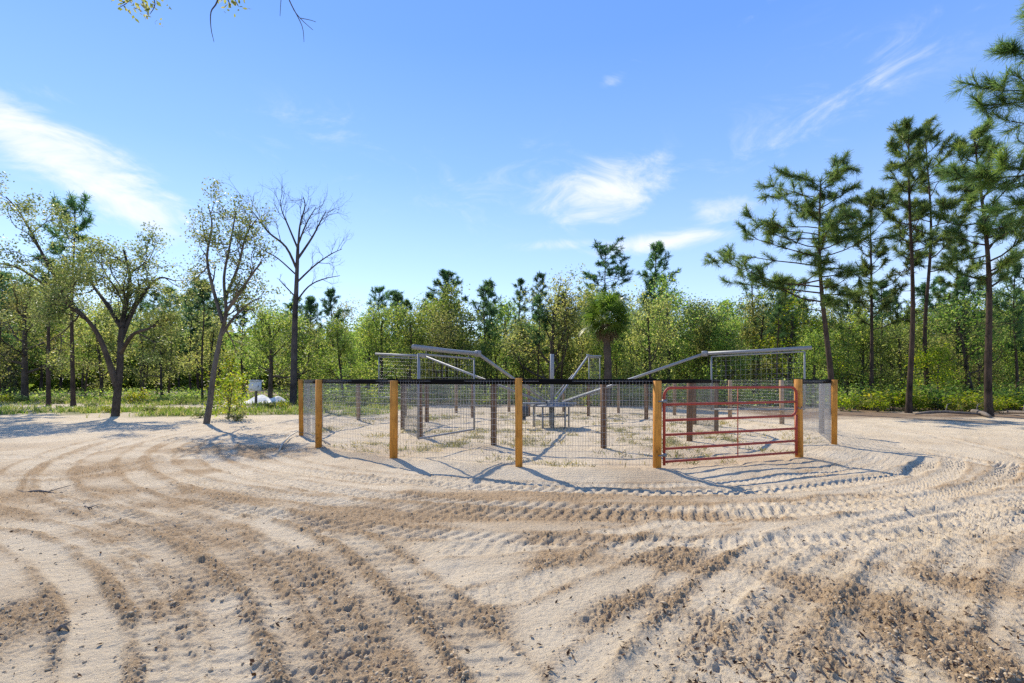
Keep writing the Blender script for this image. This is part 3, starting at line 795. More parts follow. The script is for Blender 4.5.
def broad(H, crown0, width, r=.16, lean=(0, 0), stems=7, mx=2, per=26, blob=.38, leaf=.13, L0=.42, up=.15, kids=(3, 4), aspect=.55, wander=.4):
    T = Tree(); ph = random.uniform(0, 6)
    ax = lambda z: np.array([lean[0] * (max(z, 0) / H) ** 1.2 + .18 * math.sin(z * .55 + ph) * z / H, lean[1] * z / H + .15 * math.sin(z * .6 + 2 * ph) * z / H, z])
    zs = np.linspace(-.15, H * .8, 12)
    T.w.tube([ax(z) for z in zs], [r * (1 - .75 * max(0, z) / H) * (1.3 if z < .2 else 1) for z in zs], 7, False)
    for k in range(stems):
        f = (k + .5 * random.random()) / stems
        z = crown0 * .8 + (H * .78 - crown0 * .8) * f
        a = k * 2.4 + random.uniform(-.4, .4); el = .25 + .9 * f
        d_ = (math.cos(a) * math.cos(el), math.sin(a) * math.cos(el), math.sin(el))
        L = width * L0 * 1.25 * (1.0 - .35 * f) * random.uniform(.75, 1.2)
        T.grow(ax(z), d_, L, r * .45 * (1 - .5 * f), 0, mx, up, wander, kids)
    return T.w, T.leaves(per, blob, leaf, aspect=aspect)

HERO = []
# --- tall pines on the right
def hero_pine(u, v, top_v, label, wd, c0, Y=None, **k):
    x, y = gp(u, v)
    if Y: x, y = (u - 512) / F * Y, Y
    H = CAMH + (HZ - top_v) / F * y
    w, fo = pine(H, H * c0, wd, **k)
    make_tree("pine_tree", w, M["pine_bark"], fo, M["needles"], label, "pine tree", (x, y, 0), "tall pines on the right")
hero_pine(830, 414, 178, "spreading pine with broad open crown directly behind the fence's rightmost post", 3.3, .46, lean=(-.35, .2), r=.13, nbr=52, tuft_n=50, tlen=.28, twid=.022, lop=math.pi * .96, sub=(4, 7), sd_=3.4, flat_top=True, dead=3)
hero_pine(871, 406, 198, "medium pine with ragged crown between the spreading pine and twin pines", 2.9, .36, r=.11, nbr=34, tuft_n=34, tlen=.27, twid=.036, lop=.3, sd_=4.0)
hero_pine(911, 413, 131, "straight tall pine, left and nearer of the close twin pines", 1.9, .52, lean=(-.05, 0), r=.12, nbr=34, tuft_n=54, tlen=.27, twid=.022, dead=9, sd_=4.0)
hero_pine(928, 407, 128, "straight slim pine, right and farther of the close twin pines", 2.2, .48, r=.12, nbr=32, tuft_n=52, tlen=.28, twid=.026, dead=9, sd_=4.0)
hero_pine(993, 417, 132, "tall straight pine with thick dark trunk near the right edge", 2.3, .45, lean=(-.45, .2), r=.14, nbr=38, tuft_n=54, tlen=.28, twid=.022, lop=.2, dead=8, sd_=4.0)
hero_pine(957, 405, 238, "shorter young pine filling the gap right of the twin pines", 1.9, .38, Y=29.0, r=.10, nbr=30, tuft_n=48, tlen=.27, twid=.028, sd_=4.0)
# near pine, only its crown's edge in the frame
w, fo = pine(12.8, 4.9, 2.3, r=.16, nbr=125, tuft_n=70, tlen=.32, twid=.016, sub=(6, 9), sd_=5.0, lop=math.pi, dead=0)
make_tree("pine_tree", w, M["pine_bark"], fo, M["needles"], "nearest pine whose dense green boughs enter at the top right corner", "pine tree", (15.35, 12.2, 0), "tall pines on the right")

# --- leaning oak on the left, limbs traced then given depth
SQ = .90
def traced(T, px, Y, dy, r0, r1, sides=7):
    pts = [at(u, 420 - (420 - v) * SQ if v < 420 else v, Y + dz) for (u, v), dz in zip(px, dy)]
    return T.limb(pts, r0, r1, sides)
def sprout(T, P, rad, t0, n, L, mx=2, up=.15, kids=(2, 4), spread=.9, wander=.4, tipn=2):
    for k in range(n):
        i = int((t0 + (1 - t0) * (k + random.random()) / n) * (len(P) - 1)); i = min(max(i, 1), len(P) - 1)
        ld = unit(P[i] - P[i - 1]); nd = unit(ld * .5 + unit(rng.normal(size=3)) + np.array([0, 0, .15]))
        T.grow(P[i], nd, L * random.uniform(.7, 1.2), max(.012, rad[i] * .55), 0, mx, up, wander, kids, .62, tipn, spread)
x0_, Y0 = gp(115, 416)
T = Tree()
P, rd = traced(T, [(115, 418), (117, 395), (120, 360), (121, 325), (125, 295), (130, 265), (124, 232)], Y0, [0, 0, .1, .2, .4, .6, .9], .15, .04, 9)
sprout(T, P, rd, .50, 9, 1.4, 2)
P, rd = traced(T, [(117, 383), (108, 352), (98, 325), (84, 305), (66, 290), (45, 282)], Y0, [0, -.2, -.4, -.7, -1.0, -1.4], .12, .03, 7)
sprout(T, P, rd, .55, 8, 1.15, 2)
P, rd = traced(T, [(84, 305), (66, 284), (52, 255), (36, 222), (20, 190), (6, 172)], Y0, [-.7, -.7, -.8, -.6, -.4, -.2], .08, .02, 6)
sprout(T, P, rd, .45, 8, .95, 2, kids=(2, 3))
P, rd = traced(T, [(45, 270), (20, 252), (0, 246), (-22, 242)], Y0, [-.8, -1.0, -1.2, -1.5], .05, .02, 6)
sprout(T, P, rd, .4, 3, .7, 1)
P, rd = traced(T, [(121, 330), (132, 300), (146, 276), (160, 262), (176, 266)], Y0, [.2, .6, .9, 1.2, 1.3], .11, .02, 6)
sprout(T, P, rd, .4, 6, 1.0, 2, kids=(2, 3))
P, rd = traced(T, [(121, 345), (133, 325), (150, 318), (168, 308)], Y0, [.1, -.4, -.9, -1.3], .09, .02, 6)
sprout(T, P, rd, .4, 5, .85, 2, kids=(2, 3))
P, rd = traced(T, [(122, 318), (106, 290), (92, 268), (84, 240)], Y0, [.2, .7, 1.3, 1.6], .10, .02, 6)
sprout(T, P, rd, .4, 6, 1.0, 2, kids=(2, 4))
base = Vector((x0_, Y0, 0))
def shift(mb, b):
    mb.V = [v - np.array(tuple(b)) for v in mb.V]
def place_oak(T, base, per, blob, size, label, name="oak_tree", leafm="oak_leaf", woodm="oak_bark", flat=.7, group=None):
    fo = T.leaves(per, blob, size, flat=flat); shift(T.w, base)
    return make_tree(name, T.w, M[woodm], (fo[0] - np.array(tuple(base)), fo[1]), M[leafm], label, "oak tree", base, group)
place_oak(T, base, 34, .16, .085, "wide crooked oak with forked trunk standing on sand at left")

# --- slender oak
x1_, Y1 = gp(207, 424); T = Tree()
P, rd = traced(T, [(206, 426), (210, 400), (214, 365), (220, 330), (226, 300), (224, 262), (230, 225), (236, 188)], Y1, [0, 0, 0, .1, .1, .2, .3, .3], .10, .018, 8)
sprout(T, P, rd, .5, 10, .85, 2, kids=(2, 3), up=.3)
P, rd = traced(T, [(223, 312), (214, 278), (207, 240), (212, 205), (208, 180)], Y1, [.1, .3, .4, .3, .5], .07, .015, 6)
sprout(T, P, rd, .3, 8, .7, 2, kids=(2, 3), up=.3)
P, rd = traced(T, [(226, 300), (240, 278), (254, 255), (262, 245)], Y1, [.1, -.2, -.4, -.6], .06, .015, 6)
sprout(T, P, rd, .3, 6, .6, 1, kids=(3, 4), up=.25)
P, rd = traced(T, [(222, 325), (234, 306), (250, 290), (262, 284)], Y1, [.1, .3, .6, .9], .05, .012, 6)
sprout(T, P, rd, .4, 4, .5, 1, kids=(2, 3))
P, rd = traced(T, [(225, 285), (238, 250), (246, 215), (258, 195)], Y1, [.2, .4, .3, .1], .06, .012, 6)
sprout(T, P, rd, .3, 7, .6, 1, kids=(3, 4), up=.3)
place_oak(T, Vector((x1_, Y1, 0)), 20, .14, .08, "slender oak with thin upright crown between crooked oak and bare tree", woodm="pale_bark")

# --- bare dead tree
SQ = .95
Y2 = 27.5; T = Tree()
Tb = Tree()
P, rd = traced(T, [(293, 407), (294, 360), (295, 310), (296, 290), (297, 262), (298, 235)], Y2, [0] * 6, .20, .08, 9)
def bare(px, dy, r0, r1, n, L, t0=.3):
    P, rd = traced(Tb, px, Y2, dy, r0, r1, 6)
    for k in range(n):
        i = int((t0 + (1 - t0) * (k + random.random()) / n) * (len(P) - 1)); i = min(max(i, 1), len(P) - 1)
        nd = unit(unit(P[i] - P[i - 1]) * .9 + unit(rng.normal(size=3)) * .95 + np.array([0, 0, .22]))
        Tb.grow(P[i], nd, L * random.uniform(.6, 1.2), max(.014, rd[i] * .42), 0, 3, .12, .38, (2, 4), .62, 1, .8)
bare([(298, 240), (300, 215), (305, 195), (303, 185)], [0, .2, .3, .5], .07, .02, 6, 1.0)
bare([(297, 262), (286, 238), (268, 222), (256, 205), (248, 196)], [0, -.5, -.8, -1, -1.2], .08, .018, 9, 1.3)
bare([(298, 250), (312, 228), (320, 212), (326, 200)], [0, .5, .8, .9], .07, .018, 8, 1.2)
bare([(297, 275), (314, 258), (330, 246), (342, 240)], [0, -.4, -.9, -1.0], .06, .016, 7, .9)
bare([(296, 296), (308, 280), (322, 272), (340, 268)], [0, .4, .6, .9], .055, .015, 5, .7)
bare([(295, 290), (286, 280), (279, 272)], [0, -.4, -.6], .05, .02, 2, .4)
bare([(298, 240), (288, 215), (282, 200), (280, 188)], [0, .6, .9, 1.1], .06, .016, 7, 1.0)
bare([(297, 268), (278, 250), (262, 240), (254, 232)], [0, .7, 1.1, 1.3], .05, .015, 6, .9)
bare([(298, 236), (306, 214), (316, 196)], [0, -.6, -.9], .055, .016, 6, .9)
b2 = Vector(((294 - 512) / F * Y2, Y2, 0))
root = empty("bare_tree", b2, "leafless dead tree with tall dark trunk and fine bare branches", "dead tree")
shift(T.w, b2); shift(Tb.w, b2)
T.w.build("trunk", M["dead_bark"], root, True); Tb.w.build("branches", M["dead_bark"], root, True)

# --- oak limb overhead at the top left: trunk outside the frame
T = Tree()
P, rd = T.limb([(-10.5, 4.2, -.1), (-10.3, 4.2, 2.2), (-9.6, 4.5, 4.2), (-8.0, 5.0, 5.6), (-6.0, 5.4, 6.25), (-4.4, 5.6, 6.35), (-2.6, 5.6, 6.2), (-1.9, 5.5, 6.3)], .22, .006, 9)
sprout(T, P[:9], rd, .5, 4, .8, 1, up=.6)
P2, rd2 = T.limb([(-10.2, 4.2, 2.6), (-10.8, 3.2, 4.6), (-11.2, 2.6, 6.6)], .18, .05, 8); sprout(T, P2, rd2, .3, 8, 1.5, 2)
keepn = [(p, d_) for p, d_ in zip(T.tips, T.dirs) if not (p[0] > -6.3 and (p[2] - CAMH) / max(.5, p[1]) < .86)]
T.tips = [p for p, _ in keepn]; T.dirs = [d_ for _, d_ in keepn]
def hang(px, Y, r0=.010):
    P, rd = T.limb([at(u, v, Y) for u, v in px], r0, .0025, 5)
    return P
hang([(150, -75), (146, -40), (138, -12), (128, 2), (118, 8)], 5.55)
hang([(146, -40), (150, -12), (155, 4), (150, 14)], 5.6)
for u, v in ((118, 3), (124, 6), (130, 4), (137, 8), (144, 4), (150, 9), (156, 4), (161, 2), (147, 14), (134, 0), (142, -4), (154, -6), (126, -5), (120, -8), (146, 16)):
    T.tips.append(np.array(at(u, v, 5.55 + random.uniform(-.12, .12))))
hang([(225, -70), (222, -20), (217, 2), (211, 12), (211, 28), (214, 42)], 5.5, .012)
hang([(222, -20), (232, -6), (238, 6)], 5.5); hang([(222, -10), (228, 0), (231, 8)], 5.45)
for u, v in ((224, -1), (230, 3), (236, 4), (220, 0), (241, 1)): T.tips.append(np.array(at(u, v, 5.5)))
hang([(275, -80), (283, -20), (292, 6), (300, 18), (313, 30)], 5.6, .010); hang([(292, 6), (302, 26), (304, 42)], 5.6, .006)
hang([(283, -20), (281, 0), (280, 16)], 5.6, .005); hang([(300, 18), (310, 20), (316, 22)], 5.6, .004)
place_oak(T, Vector((-10.5, 4.2, 0)), 9, .055, .055, "overhanging oak whose leafy twigs dangle in at the top left", woodm="dead_bark")

# --- cabbage palm
Yp = 26.0; pc = at(607, 317, Yp)
root = empty("palm_tree", (pc.x, Yp, 0), "cabbage palm with round fan crown and brown skirt behind the pen", "palm tree")
mb = MB(); zs = np.linspace(-.1, pc.z - .4, 24)
mb.tube([(.06 * math.sin(z), .05 * math.cos(z * .8), z) for z in zs], [.20 + .02 * math.sin(z * 23) + (.04 if z > pc.z - 1.2 else 0) for z in zs], 10, False); mb.build("trunk", M["oak_bark"], root, True)
def fan(c, d_, stalk, rad, n=22, width=.055):
    """a costapalmate fan on a stalk"""
    c = np.array(c); d_ = unit(np.array(d_)); side = unit(np.cross(d_, np.array([0, 0, 1.0]) + rng.normal(size=3) * .3)); nn = np.cross(side, d_)
    h = c + d_ * stalk
    V = []; Qf = []
    b = unit(np.cross(d_, nn))
    V += [c - b * .012, c + b * .012, h + b * .012, h - b * .012]; Qf.append([0, 1, 2, 3])
    for k in range(n):
        a = (k / (n - 1) - .5) * 4.3
        dv = unit(d_ * math.cos(a) + side * math.sin(a) + nn * .12 * math.cos(2 * a)); L = rad * (.7 + .3 * math.cos(a * .7)) * random.uniform(.85, 1.1)
        wv = unit(np.cross(dv, nn)) * width * .5
        m_ = h + dv * L * .6; e = h + dv * L + np.array([0, 0, -.22]) * L * random.uniform(.5, 1.6)
        i = len(V); V += [h - wv * .2, h + wv * .2, m_ + wv, m_ - wv, e + wv * .15, e - wv * .15]
        Qf += [[i, i + 1, i + 2, i + 3], [i + 3, i + 2, i + 4, i + 5]]
    return np.array(V), np.array(Qf)
mg, md = MB(), MB()
for k in range(72):
    a = k * 2.4; el = -0.62 + 2.05 * (k / 72)
    V, Qf = fan((0, 0, pc.z - .15 + .1 * random.random()), (math.cos(a) * math.cos(el), math.sin(a) * math.cos(el), math.sin(el)), random.uniform(.65, .95), random.uniform(.7, .9), 20, .06)
    mg.add(V, Qf)
for k in range(24):
    a = k * 2.4 + .5; el = random.uniform(-1.35, -.8)
    V, Qf = fan((0, 0, pc.z - .35), (math.cos(a) * math.cos(el), math.sin(a) * math.cos(el), math.sin(el)), random.uniform(.3, .6), random.uniform(.45, .6), 14, .06)
    md.add(V, Qf)
mg.build("crown", M["palm_leaf"], root); md.build("dry_skirt", M["palm_dead"], root)

# --- named trees of the middle distance
def mid_pine(u, top, Y, label, wd, c0=.45, **k):
    H = CAMH + (HZ - top) / F * Y
    w, fo = pine(H, H * c0, wd, r=k.pop("r", .12), nbr=k.pop("nbr", 30), tuft_n=k.pop("tuft_n", 18), tlen=.34, twid=.05, **k)
    make_tree("pine_tree", w, M["pine_bark"], fo, M["needles_far"], label, "pine tree", ((u - 512) / F * Y, Y, 0))
mid_pine(73, 203, 26.0, "tall thin pine rising through the crooked oak's left side", 1.9, .6, nbr=24)
mid_pine(49, 262, 26.5, "shorter dark trunked pine left of the crooked oak", 1.6, .6, nbr=18)
mid_pine(446, 273, 44, "pointed dark pine rising behind the big round oak", 2.6, .5, nbr=44, tuft_n=26)
mid_pine(490, 284, 42, "slim pine standing between the round oak and the bushy olive tree", 1.5, .5)
mid_pine(606, 250, 40, "broad topped pine rising directly behind the palm", 2.6, .66, nbr=36, tuft_n=24, flat_top=True)
mid_pine(655, 248, 36, "ragged tall pine just right of the palm", 2.1, .4, nbr=40, tuft_n=24, lop=0)
mid_pine(380, 290, 46, "pine with open crown above the walker's left arm end", 1.7, .5)
mid_pine(397, 296, 49, "smaller pine just right of the open crowned pine", 1.6, .55)
mid_pine(332, 292, 44, "slim pine just right of the bare tree", 1.5, .5)
mid_pine(310, 300, 47, "thin pine close behind the bare tree's trunk", 1.4, .5)
mid_pine(541, 277, 47, "pine top showing above the bushy olive tree", 1.9, .55)
mid_pine(520, 281, 50, "distant pine left of the bushy olive tree's top", 1.7, .55)
mid_pine(753, 268, 34, "sparse half dead pine left of the spreading pine", 1.6, .45, nbr=20, tuft_n=10)
def mid_broad(u, top, Y, label, wd, leafm, crown0=1.2, **k):
    H = CAMH + (HZ - top) / F * Y
    w, fo = broad(H, crown0, wd, **k)
    make_tree("broadleaf_tree", w, M["oak_bark"], fo, M[leafm], label, "tree", ((u - 512) / F * Y, Y, 0))
mid_broad(446, 292, 36, "big round green oak left of centre behind the walker", 4.6, "live_leaf", 1.6, stems=11, per=24, blob=.42, leaf=.17)
mid_broad(552, 285, 31, "bushy olive tree with wide low crown left of the palm", 5.0, "olive_leaf", .8, stems=12, per=24, blob=.40, leaf=.15, r=.2)
mid_broad(585, 280, 37, "tall olive tree half hidden behind the palm", 3.6, "olive_leaf", 2.0, stems=9, per=24, blob=.4, leaf=.17)
mid_broad(668, 268, 32, "tangled green tree right of the palm", 3.6, "live_leaf", 1.0, stems=10, per=20, blob=.36, leaf=.15)
mid_broad(703, 295, 33, "rounded brownish green tree above the walker's right arm", 3.8, "olive_leaf", 1.0, stems=10, per=24, blob=.4, leaf=.15)
mid_broad(270, 305, 31, "yellowish green oak in the woods just left of the bare tree", 3.4, "live_leaf", 1.8, stems=8, per=20, blob=.38, leaf=.14)
mid_broad(975, 292, 25, "leaning pale trunked scrub oak between the young pine and edge pine", 3.0, "live_leaf", 2.0, stems=8, per=16, blob=.33, leaf=.12, lean=(-1.2, .3), r=.1)
mid_broad(790, 290, 31, "yellow green oak behind the walker's right panel", 3.8, "bright_leaf", 1.0, stems=10, per=20, blob=.38, leaf=.14)
mid_broad(25, 278, 31, "dense grey green oak at the far left edge", 4.2, "olive_leaf", 2.2, stems=9, per=22, blob=.36, leaf=.13, r=.2)
mid_broad(228, 380, 17.5, "bright yellow green oak sapling at the foot of the slender oak", 1.3, "bright_leaf", .25, stems=9, mx=1, per=16, blob=.16, leaf=.10, r=.03)
mid_broad(229, 358, 24, "taller yellow leaved sapling behind the utility box", 1.7, "bright_leaf", .5, stems=8, mx=1, per=16, blob=.2, leaf=.11, r=.05)

# --- the woodland: one tree of each kind, then copies
protos = {"pine": [], "oak": [], "olive": [], "bright": []}
HID = []
for k in range(4):
    w, fo = pine(10, [4.6, 5.6, 4.0, 6.0][k], [1.7, 1.5, 2.1, 1.9][k], r=.12, nbr=[30, 26, 34, 24][k], tuft_n=15, tlen=.38, twid=.06, lop=[None, 1.0, 3.5, None][k])
    protos["pine"].append(make_tree("pine_tree", w, M["pine_bark"], fo, M["needles_far"], "x", "pine tree"))
for k in range(4):
    w, fo = broad(8, [1.4, 2.2, .8, 2.6][k], [3.8, 3.2, 4.2, 3.0][k], stems=[10, 8, 11, 8][k], per=20, blob=.42, leaf=.17, lean=[(0, 0), (.8, .2), (-.5, 0), (.3, .5)][k], r=[.15, .13, .16, .12][k])
    protos["oak"].append(make_tree("broadleaf_tree", w, M["oak_bark"], fo, M["live_leaf"], "x", "tree"))
for k in range(3):
    w, fo = broad(8, [1.0, 1.8, .6][k], [4.0, 3.4, 4.4][k], stems=[10, 9, 11][k], per=18, blob=.42, leaf=.17, r=.13, lean=[(.4, 0), (-.6, .3), (0, 0)][k])
    protos["olive"].append(make_tree("broadleaf_tree", w, M["oak_bark"], fo, M["olive_leaf"], "x", "tree"))
for k in range(2):
    w, fo = broad(5, [.4, .8][k], [2.8, 2.2][k], stems=9, per=18, blob=.32, leaf=.14, r=.07)
    protos["bright"].append(make_tree("broadleaf_tree", w, M["pale_bark"], fo, M["bright_leaf"], "x", "tree"))
PH = {"pine": 10, "oak": 8, "olive": 8, "bright": 5}
def skyline(u):
    return float(np.interp(u, [-200, 0, 60, 130, 190, 240, 300, 350, 420, 480, 520, 600, 680, 720, 760, 850, 900, 960, 1024, 1250],
                           [255, 270, 275, 290, 290, 300, 305, 305, 300, 303, 300, 292, 290, 296, 298, 292, 296, 290, 285, 270]))
def zmin(u):
    return float(np.interp(u, [-250, 0, 150, 300, 360, 700, 830, 900, 1024, 1250], [30, 33, 35, 33, 29, 27.5, 25.5, 24.5, 23, 21]))
ZONES = [(-400, 0, "beyond the left edge"), (0, 62, "at the far left edge"), (62, 105, "behind the crooked oak"), (105, 160, "right of the crooked oak"), (160, 215, "left of the slender oak"),
         (215, 260, "behind the utility box"), (260, 296, "just left of the bare tree"), (296, 345, "just right of the bare tree"), (345, 415, "above the walker's left arm"),
         (415, 480, "around the big round oak"), (480, 535, "left of the bushy olive tree"), (535, 585, "behind the bushy olive tree"), (585, 630, "behind the palm"),
         (630, 690, "just right of the palm"), (690, 755, "above the gate's left half"), (755, 828, "above the gate's right half"), (828, 868, "right of the spreading pine"),
         (868, 910, "left of the twin pines"), (910, 957, "right of the twin pines"), (957, 992, "left of the edge pine"), (992, 1030, "right of the edge pine"), (1030, 1600, "beyond the right edge")]
placed = []
rows = [(0, 4, 34), (4, 10, 42), (10, 19, 48), (19, 33, 54), (33, 52, 60)]
for ri, (d0, d1, cnt) in enumerate(rows):
    for k in range(cnt):
        u = -170 + (1364) * (k + random.uniform(.1, .9)) / cnt
        Y = zmin(u) + random.uniform(d0, d1)
        X = (u - 512) / F * Y
        if 215 < u < 300 and Y < 36: continue
        q = random.random()
        left = u < 300
        if left and random.random() < .2: continue
        if left: kind = "pine" if q < .34 else ("oak" if q < .72 else "olive")
        else: kind = "pine" if q < .20 else ("oak" if q < .58 else ("olive" if q < .90 else "bright"))
        if kind == "bright" and ri > 1: kind = "oak"
        sk = skyline(u)
        H = CAMH + (HZ - sk) / F * Y
        H *= random.uniform(.92, 1.16) if kind == "pine" else random.uniform(.60, 1.03)
        if kind == "bright": H = random.uniform(2.6, 4.6)
        H = min(H, 21)
        placed.append(dict(u=u, Y=Y, X=X, kind=kind, H=H, row=ri))
used = set()
KN = {"pine": "pine", "oak": "green oak", "olive": "olive oak", "bright": "yellow green sapling"}
groups = {}
for t in placed:
    zone = next(z for a, b, z in ZONES if a <= t["u"] < b)
    t["zone"] = zone; t["deep"] = t["row"] >= 2
    groups.setdefault((zone, t["kind"], t["deep"]), []).append(t)
ORD = ["first", "second", "third", "fourth", "fifth", "sixth", "seventh", "eighth"]
NUM = {2: "two", 3: "three", 4: "four", 5: "five", 6: "six", 7: "seven", 8: "eight"}
for (zone, kind, deep), L in groups.items():
    L.sort(key=lambda t: t["u"])
    for i, t in enumerate(L):
        kn = KN[kind]
        if deep:
            t["label"] = f"{kn} among the deeper woods {zone}" if len(L) > 1 else f"lone {kn} in the deeper woods {zone}"
            t["group"] = f"{kn}s deep in the woods {zone}"
        else:
            t["group"] = f"{kn}s along the front of the woods"
            if len(L) == 1: t["label"] = f"{kn} at the front of the woods {zone}"
            elif len(L) == 2: t["label"] = f"{['left', 'right'][i]} of two {kn}s at the woods' front {zone}"
            else: t["label"] = f"{ORD[i]} from left of {NUM[len(L)]} {kn}s in front {zone}"
for t in placed:
    ps = protos[t["kind"]]; k = random.randrange(len(ps))
    if t["kind"] == "oak" and t["u"] < 300: k = random.choice((1, 3))
    pr = ps[k]
    o = pr if (t["kind"], k) not in used else copy_tree(pr)
    used.add((t["kind"], k))
    sc = t["H"] / PH[t["kind"]]
    sx = sc * random.uniform(.85, 1.15) if t["kind"] != "pine" else min(sc, 1.5) * random.uniform(.85, 1.1)
    o.location = (t["X"], t["Y"], 0); o.rotation_euler = (0, 0, random.uniform(0, 6.28)); o.scale = (sx, sx, sc)
    tag(o, t["label"], None, t["group"])
for kd, ps in protos.items():
    for k, pr in enumerate(ps):
        if (kd, k) not in used:
            for c in list(pr.children): bpy.data.objects.remove(c)
            bpy.data.objects.remove(pr)

# ------------------------------------------------------------------ low plants
def shrub(h, wd, leafm, n=420, leaf=.10):
    mb = MB(); C = []
    for k in range(9):
        a = k * 2.4; e = np.array([math.cos(a) * wd * random.uniform(.3, 1), math.sin(a) * wd * random.uniform(.3, 1), h * random.uniform(.5, 1)])
        mb.tube([(0, 0, -.05), e * .5 + np.array([0, 0, .06]), e], [.012, .008, .004], 4, False)
        C += [e * t for t in (.6, .8, 1.0)]
    C = np.repeat(np.array(C), n // 27, 0); C = C + rng.normal(size=C.shape) * np.array([.14, .14, .10]) * wd * 1.3
    C[:, 2] = np.maximum(C[:, 2], .04)
    return mb, leaf_cards(C, leaf, up=.5)
sp = []
for h, wd, lm, lf in ((.75, .7, "bright_leaf", .12), (.55, .6, "grass", .11), (1.0, .8, "live_leaf", .12)):
    w, fo = shrub(h, wd, lm, 560, lf)
    r_ = empty("shrub", (0, 0, 0), "x", "shrub"); w.build("stems", M["log"], r_); np_mesh("leaves", fo[0], [fo[1]], M[lm], r_); sp.append(r_)
su = [0, 0, 0]
spots = []
for u in np.linspace(842, 1035, 24):
    spots.append((u + random.uniform(-5, 5), random.uniform(20.6, 23.8), random.choice((0, 0, 1, 2)), random.uniform(.7, 1.25)))
for u in np.linspace(640, 835, 10):
    spots.append((u + random.uniform(-8, 8), random.uniform(25, 28), random.choice((0, 1, 2)), random.uniform(.7, 1.3)))
for u in np.linspace(310, 620, 13):
    spots.append((u + random.uniform(-8, 8), random.uniform(25.5, 29), random.choice((0, 2, 2)), random.uniform(.8, 1.5)))
for u, Y, k_, s_ in ((878, 21.6, 0, .8), (200, 18.0, 1, .6), (236, 16.6, 1, .6), (150, 20.5, 1, .6), (110, 21, 0, .5), (92, 24, 1, .7), (20, 30, 1, .9), (5, 29, 0, .9), (180, 28, 2, .9), (135, 29, 0, 1.0), (270, 24, 1, .6), (285, 23, 0, .5), (60, 29, 1, .9)):
    spots.append((u, Y, k_, s_))
def nearest_mark(u):
    marks = [(8, "the far left edge"), (72, "the thin left pine"), (115, "the crooked oak's trunk"), (160, "the gap between left oaks"), (207, "the slender oak's trunk"), (256, "the utility box"), (294, "the bare tree"), (345, "the pen's left side"), (410, "the walker's left arm"), (446, "the big round oak"), (500, "the slim pine"), (552, "the bushy olive tree"), (606, "the palm"), (668, "the tangled tree"),
             (703, "the walker's right arm"), (770, "the walker's right panel"), (832, "the spreading pine"), (871, "the medium pine"), (911, "the twin pines"), (957, "the young pine"), (993, "the edge pine"), (1030, "the right edge")]
    m_ = min(marks, key=lambda a: abs(a[0] - u)); return m_[1], ("left" if u < m_[0] else "right")
KS = ["bright yellow green shrub", "low pale weedy shrub", "dark green shrub"]
lab_n = {}
L2 = []
for u, Y, k_, s_ in sorted(spots):
    mk, sd = nearest_mark(u)
    lab = f"{KS[k_]} growing just {sd} of {mk}"
    lab_n.setdefault(lab, []).append(1); L2.append((u, Y, k_, s_, lab))
cnt = {}
for u, Y, k_, s_, lab in L2:
    if len(lab_n[lab]) > 1:
        i = cnt.get(lab, 0); cnt[lab] = i + 1
        lab = lab.replace(KS[k_], f"{ORD[i]} from left of {NUM[len(lab_n[lab])]} {KS[k_].split(' ')[0]} shrubs").replace("growing just ", "")
    o = sp[k_] if not su[k_] else copy_tree(sp[k_]); su[k_] = 1
    o.location = ((u - 512) / F * Y, Y, 0); o.rotation_euler = (0, 0, random.uniform(0, 6.28)); o.scale = (s_, s_, s_ * random.uniform(.8, 1.15))
    tag(o, lab, None, "low shrubs along the clearing's edge")

# fallen logs at the right edge
for (ua, va), (ub, vb), r_, lab in (((915, 415), (985, 417), .06, "long thin fallen log between the twin pines and edge pine"), ((972, 413), (990, 419), .09, "short thick log end at the foot of the edge pine"), ((1000, 414), (1060, 420), .07, "fallen branch on pine straw right of the edge pine")):
    a = Vector((*gp(ua, va), .05)); b = Vector((*gp(ub, vb), .1)); mb = MB()
    m_ = (a + b) / 2 + Vector((0, .15, .08)); mb.tube([a, (a + m_) / 2 + Vector((0, .05, .02)), m_, (b + m_) / 2 - Vector((0, .06, .0)), b], [r_ * .6, r_, r_, r_ * .9, r_ * .5], 8)
    mb.tube([m_, m_ + Vector((.25, .2, .28)), m_ + Vector((.5, .25, .36))], [r_ * .4, r_ * .25, r_ * .1], 5)
    tag(mb.build("fallen_log", M["log"], smooth=True), lab, "log")

# ------------------------------------------------------------------ grass, weeds, undergrowth (uncountable)
def blades(x, y, h, w, matn, name, label, cat, lean=.5):
    n = len(x); a = rng.uniform(0, 6.28, n); b = np.stack([np.cos(a), np.sin(a), 0 * a], 1) * w[:, None] * .5
    base = np.stack([x, y, np.zeros(n)], 1); tip = base + np.stack([rng.normal(size=n) * lean * h, rng.normal(size=n) * lean * h, h], 1); mid = (base * .45 + tip * .55); mid[:, 2] += h * .12
    V = np.stack([base - b, base + b, mid + b * .7, mid - b * .7, tip], 1).reshape(-1, 3); i = 5 * np.arange(n)
    o = np_mesh(name, V, [np.stack([i, i + 1, i + 2, i + 3], 1), np.stack([i + 3, i + 2, i + 4], 1)], M[matn])
    tag(o, label, cat, kind="stuff"); return o
n = 200000
y = rng.uniform(15, 40, n); x = rng.uniform(-1.25, -.1, n) * y
g_, l_, _ = zone_masks(x[None], y[None]); clump = fbm(x * 2.2, y * 2.2, 81, 3)
k = rng.random(n) < (g_[0] - .2) * 1.2 * sstep(-.15, .25, clump)
x, y, c_ = x[k], y[k], clump[k]
h = rng.uniform(.06, .20, len(x)) * (1 + 1.2 * np.clip(c_, 0, 1)); blades(x, y, h, .012 + y * .0009, "grass", "grass", "short yellow green grass in patches beneath the left trees", "grass")
n = 110000
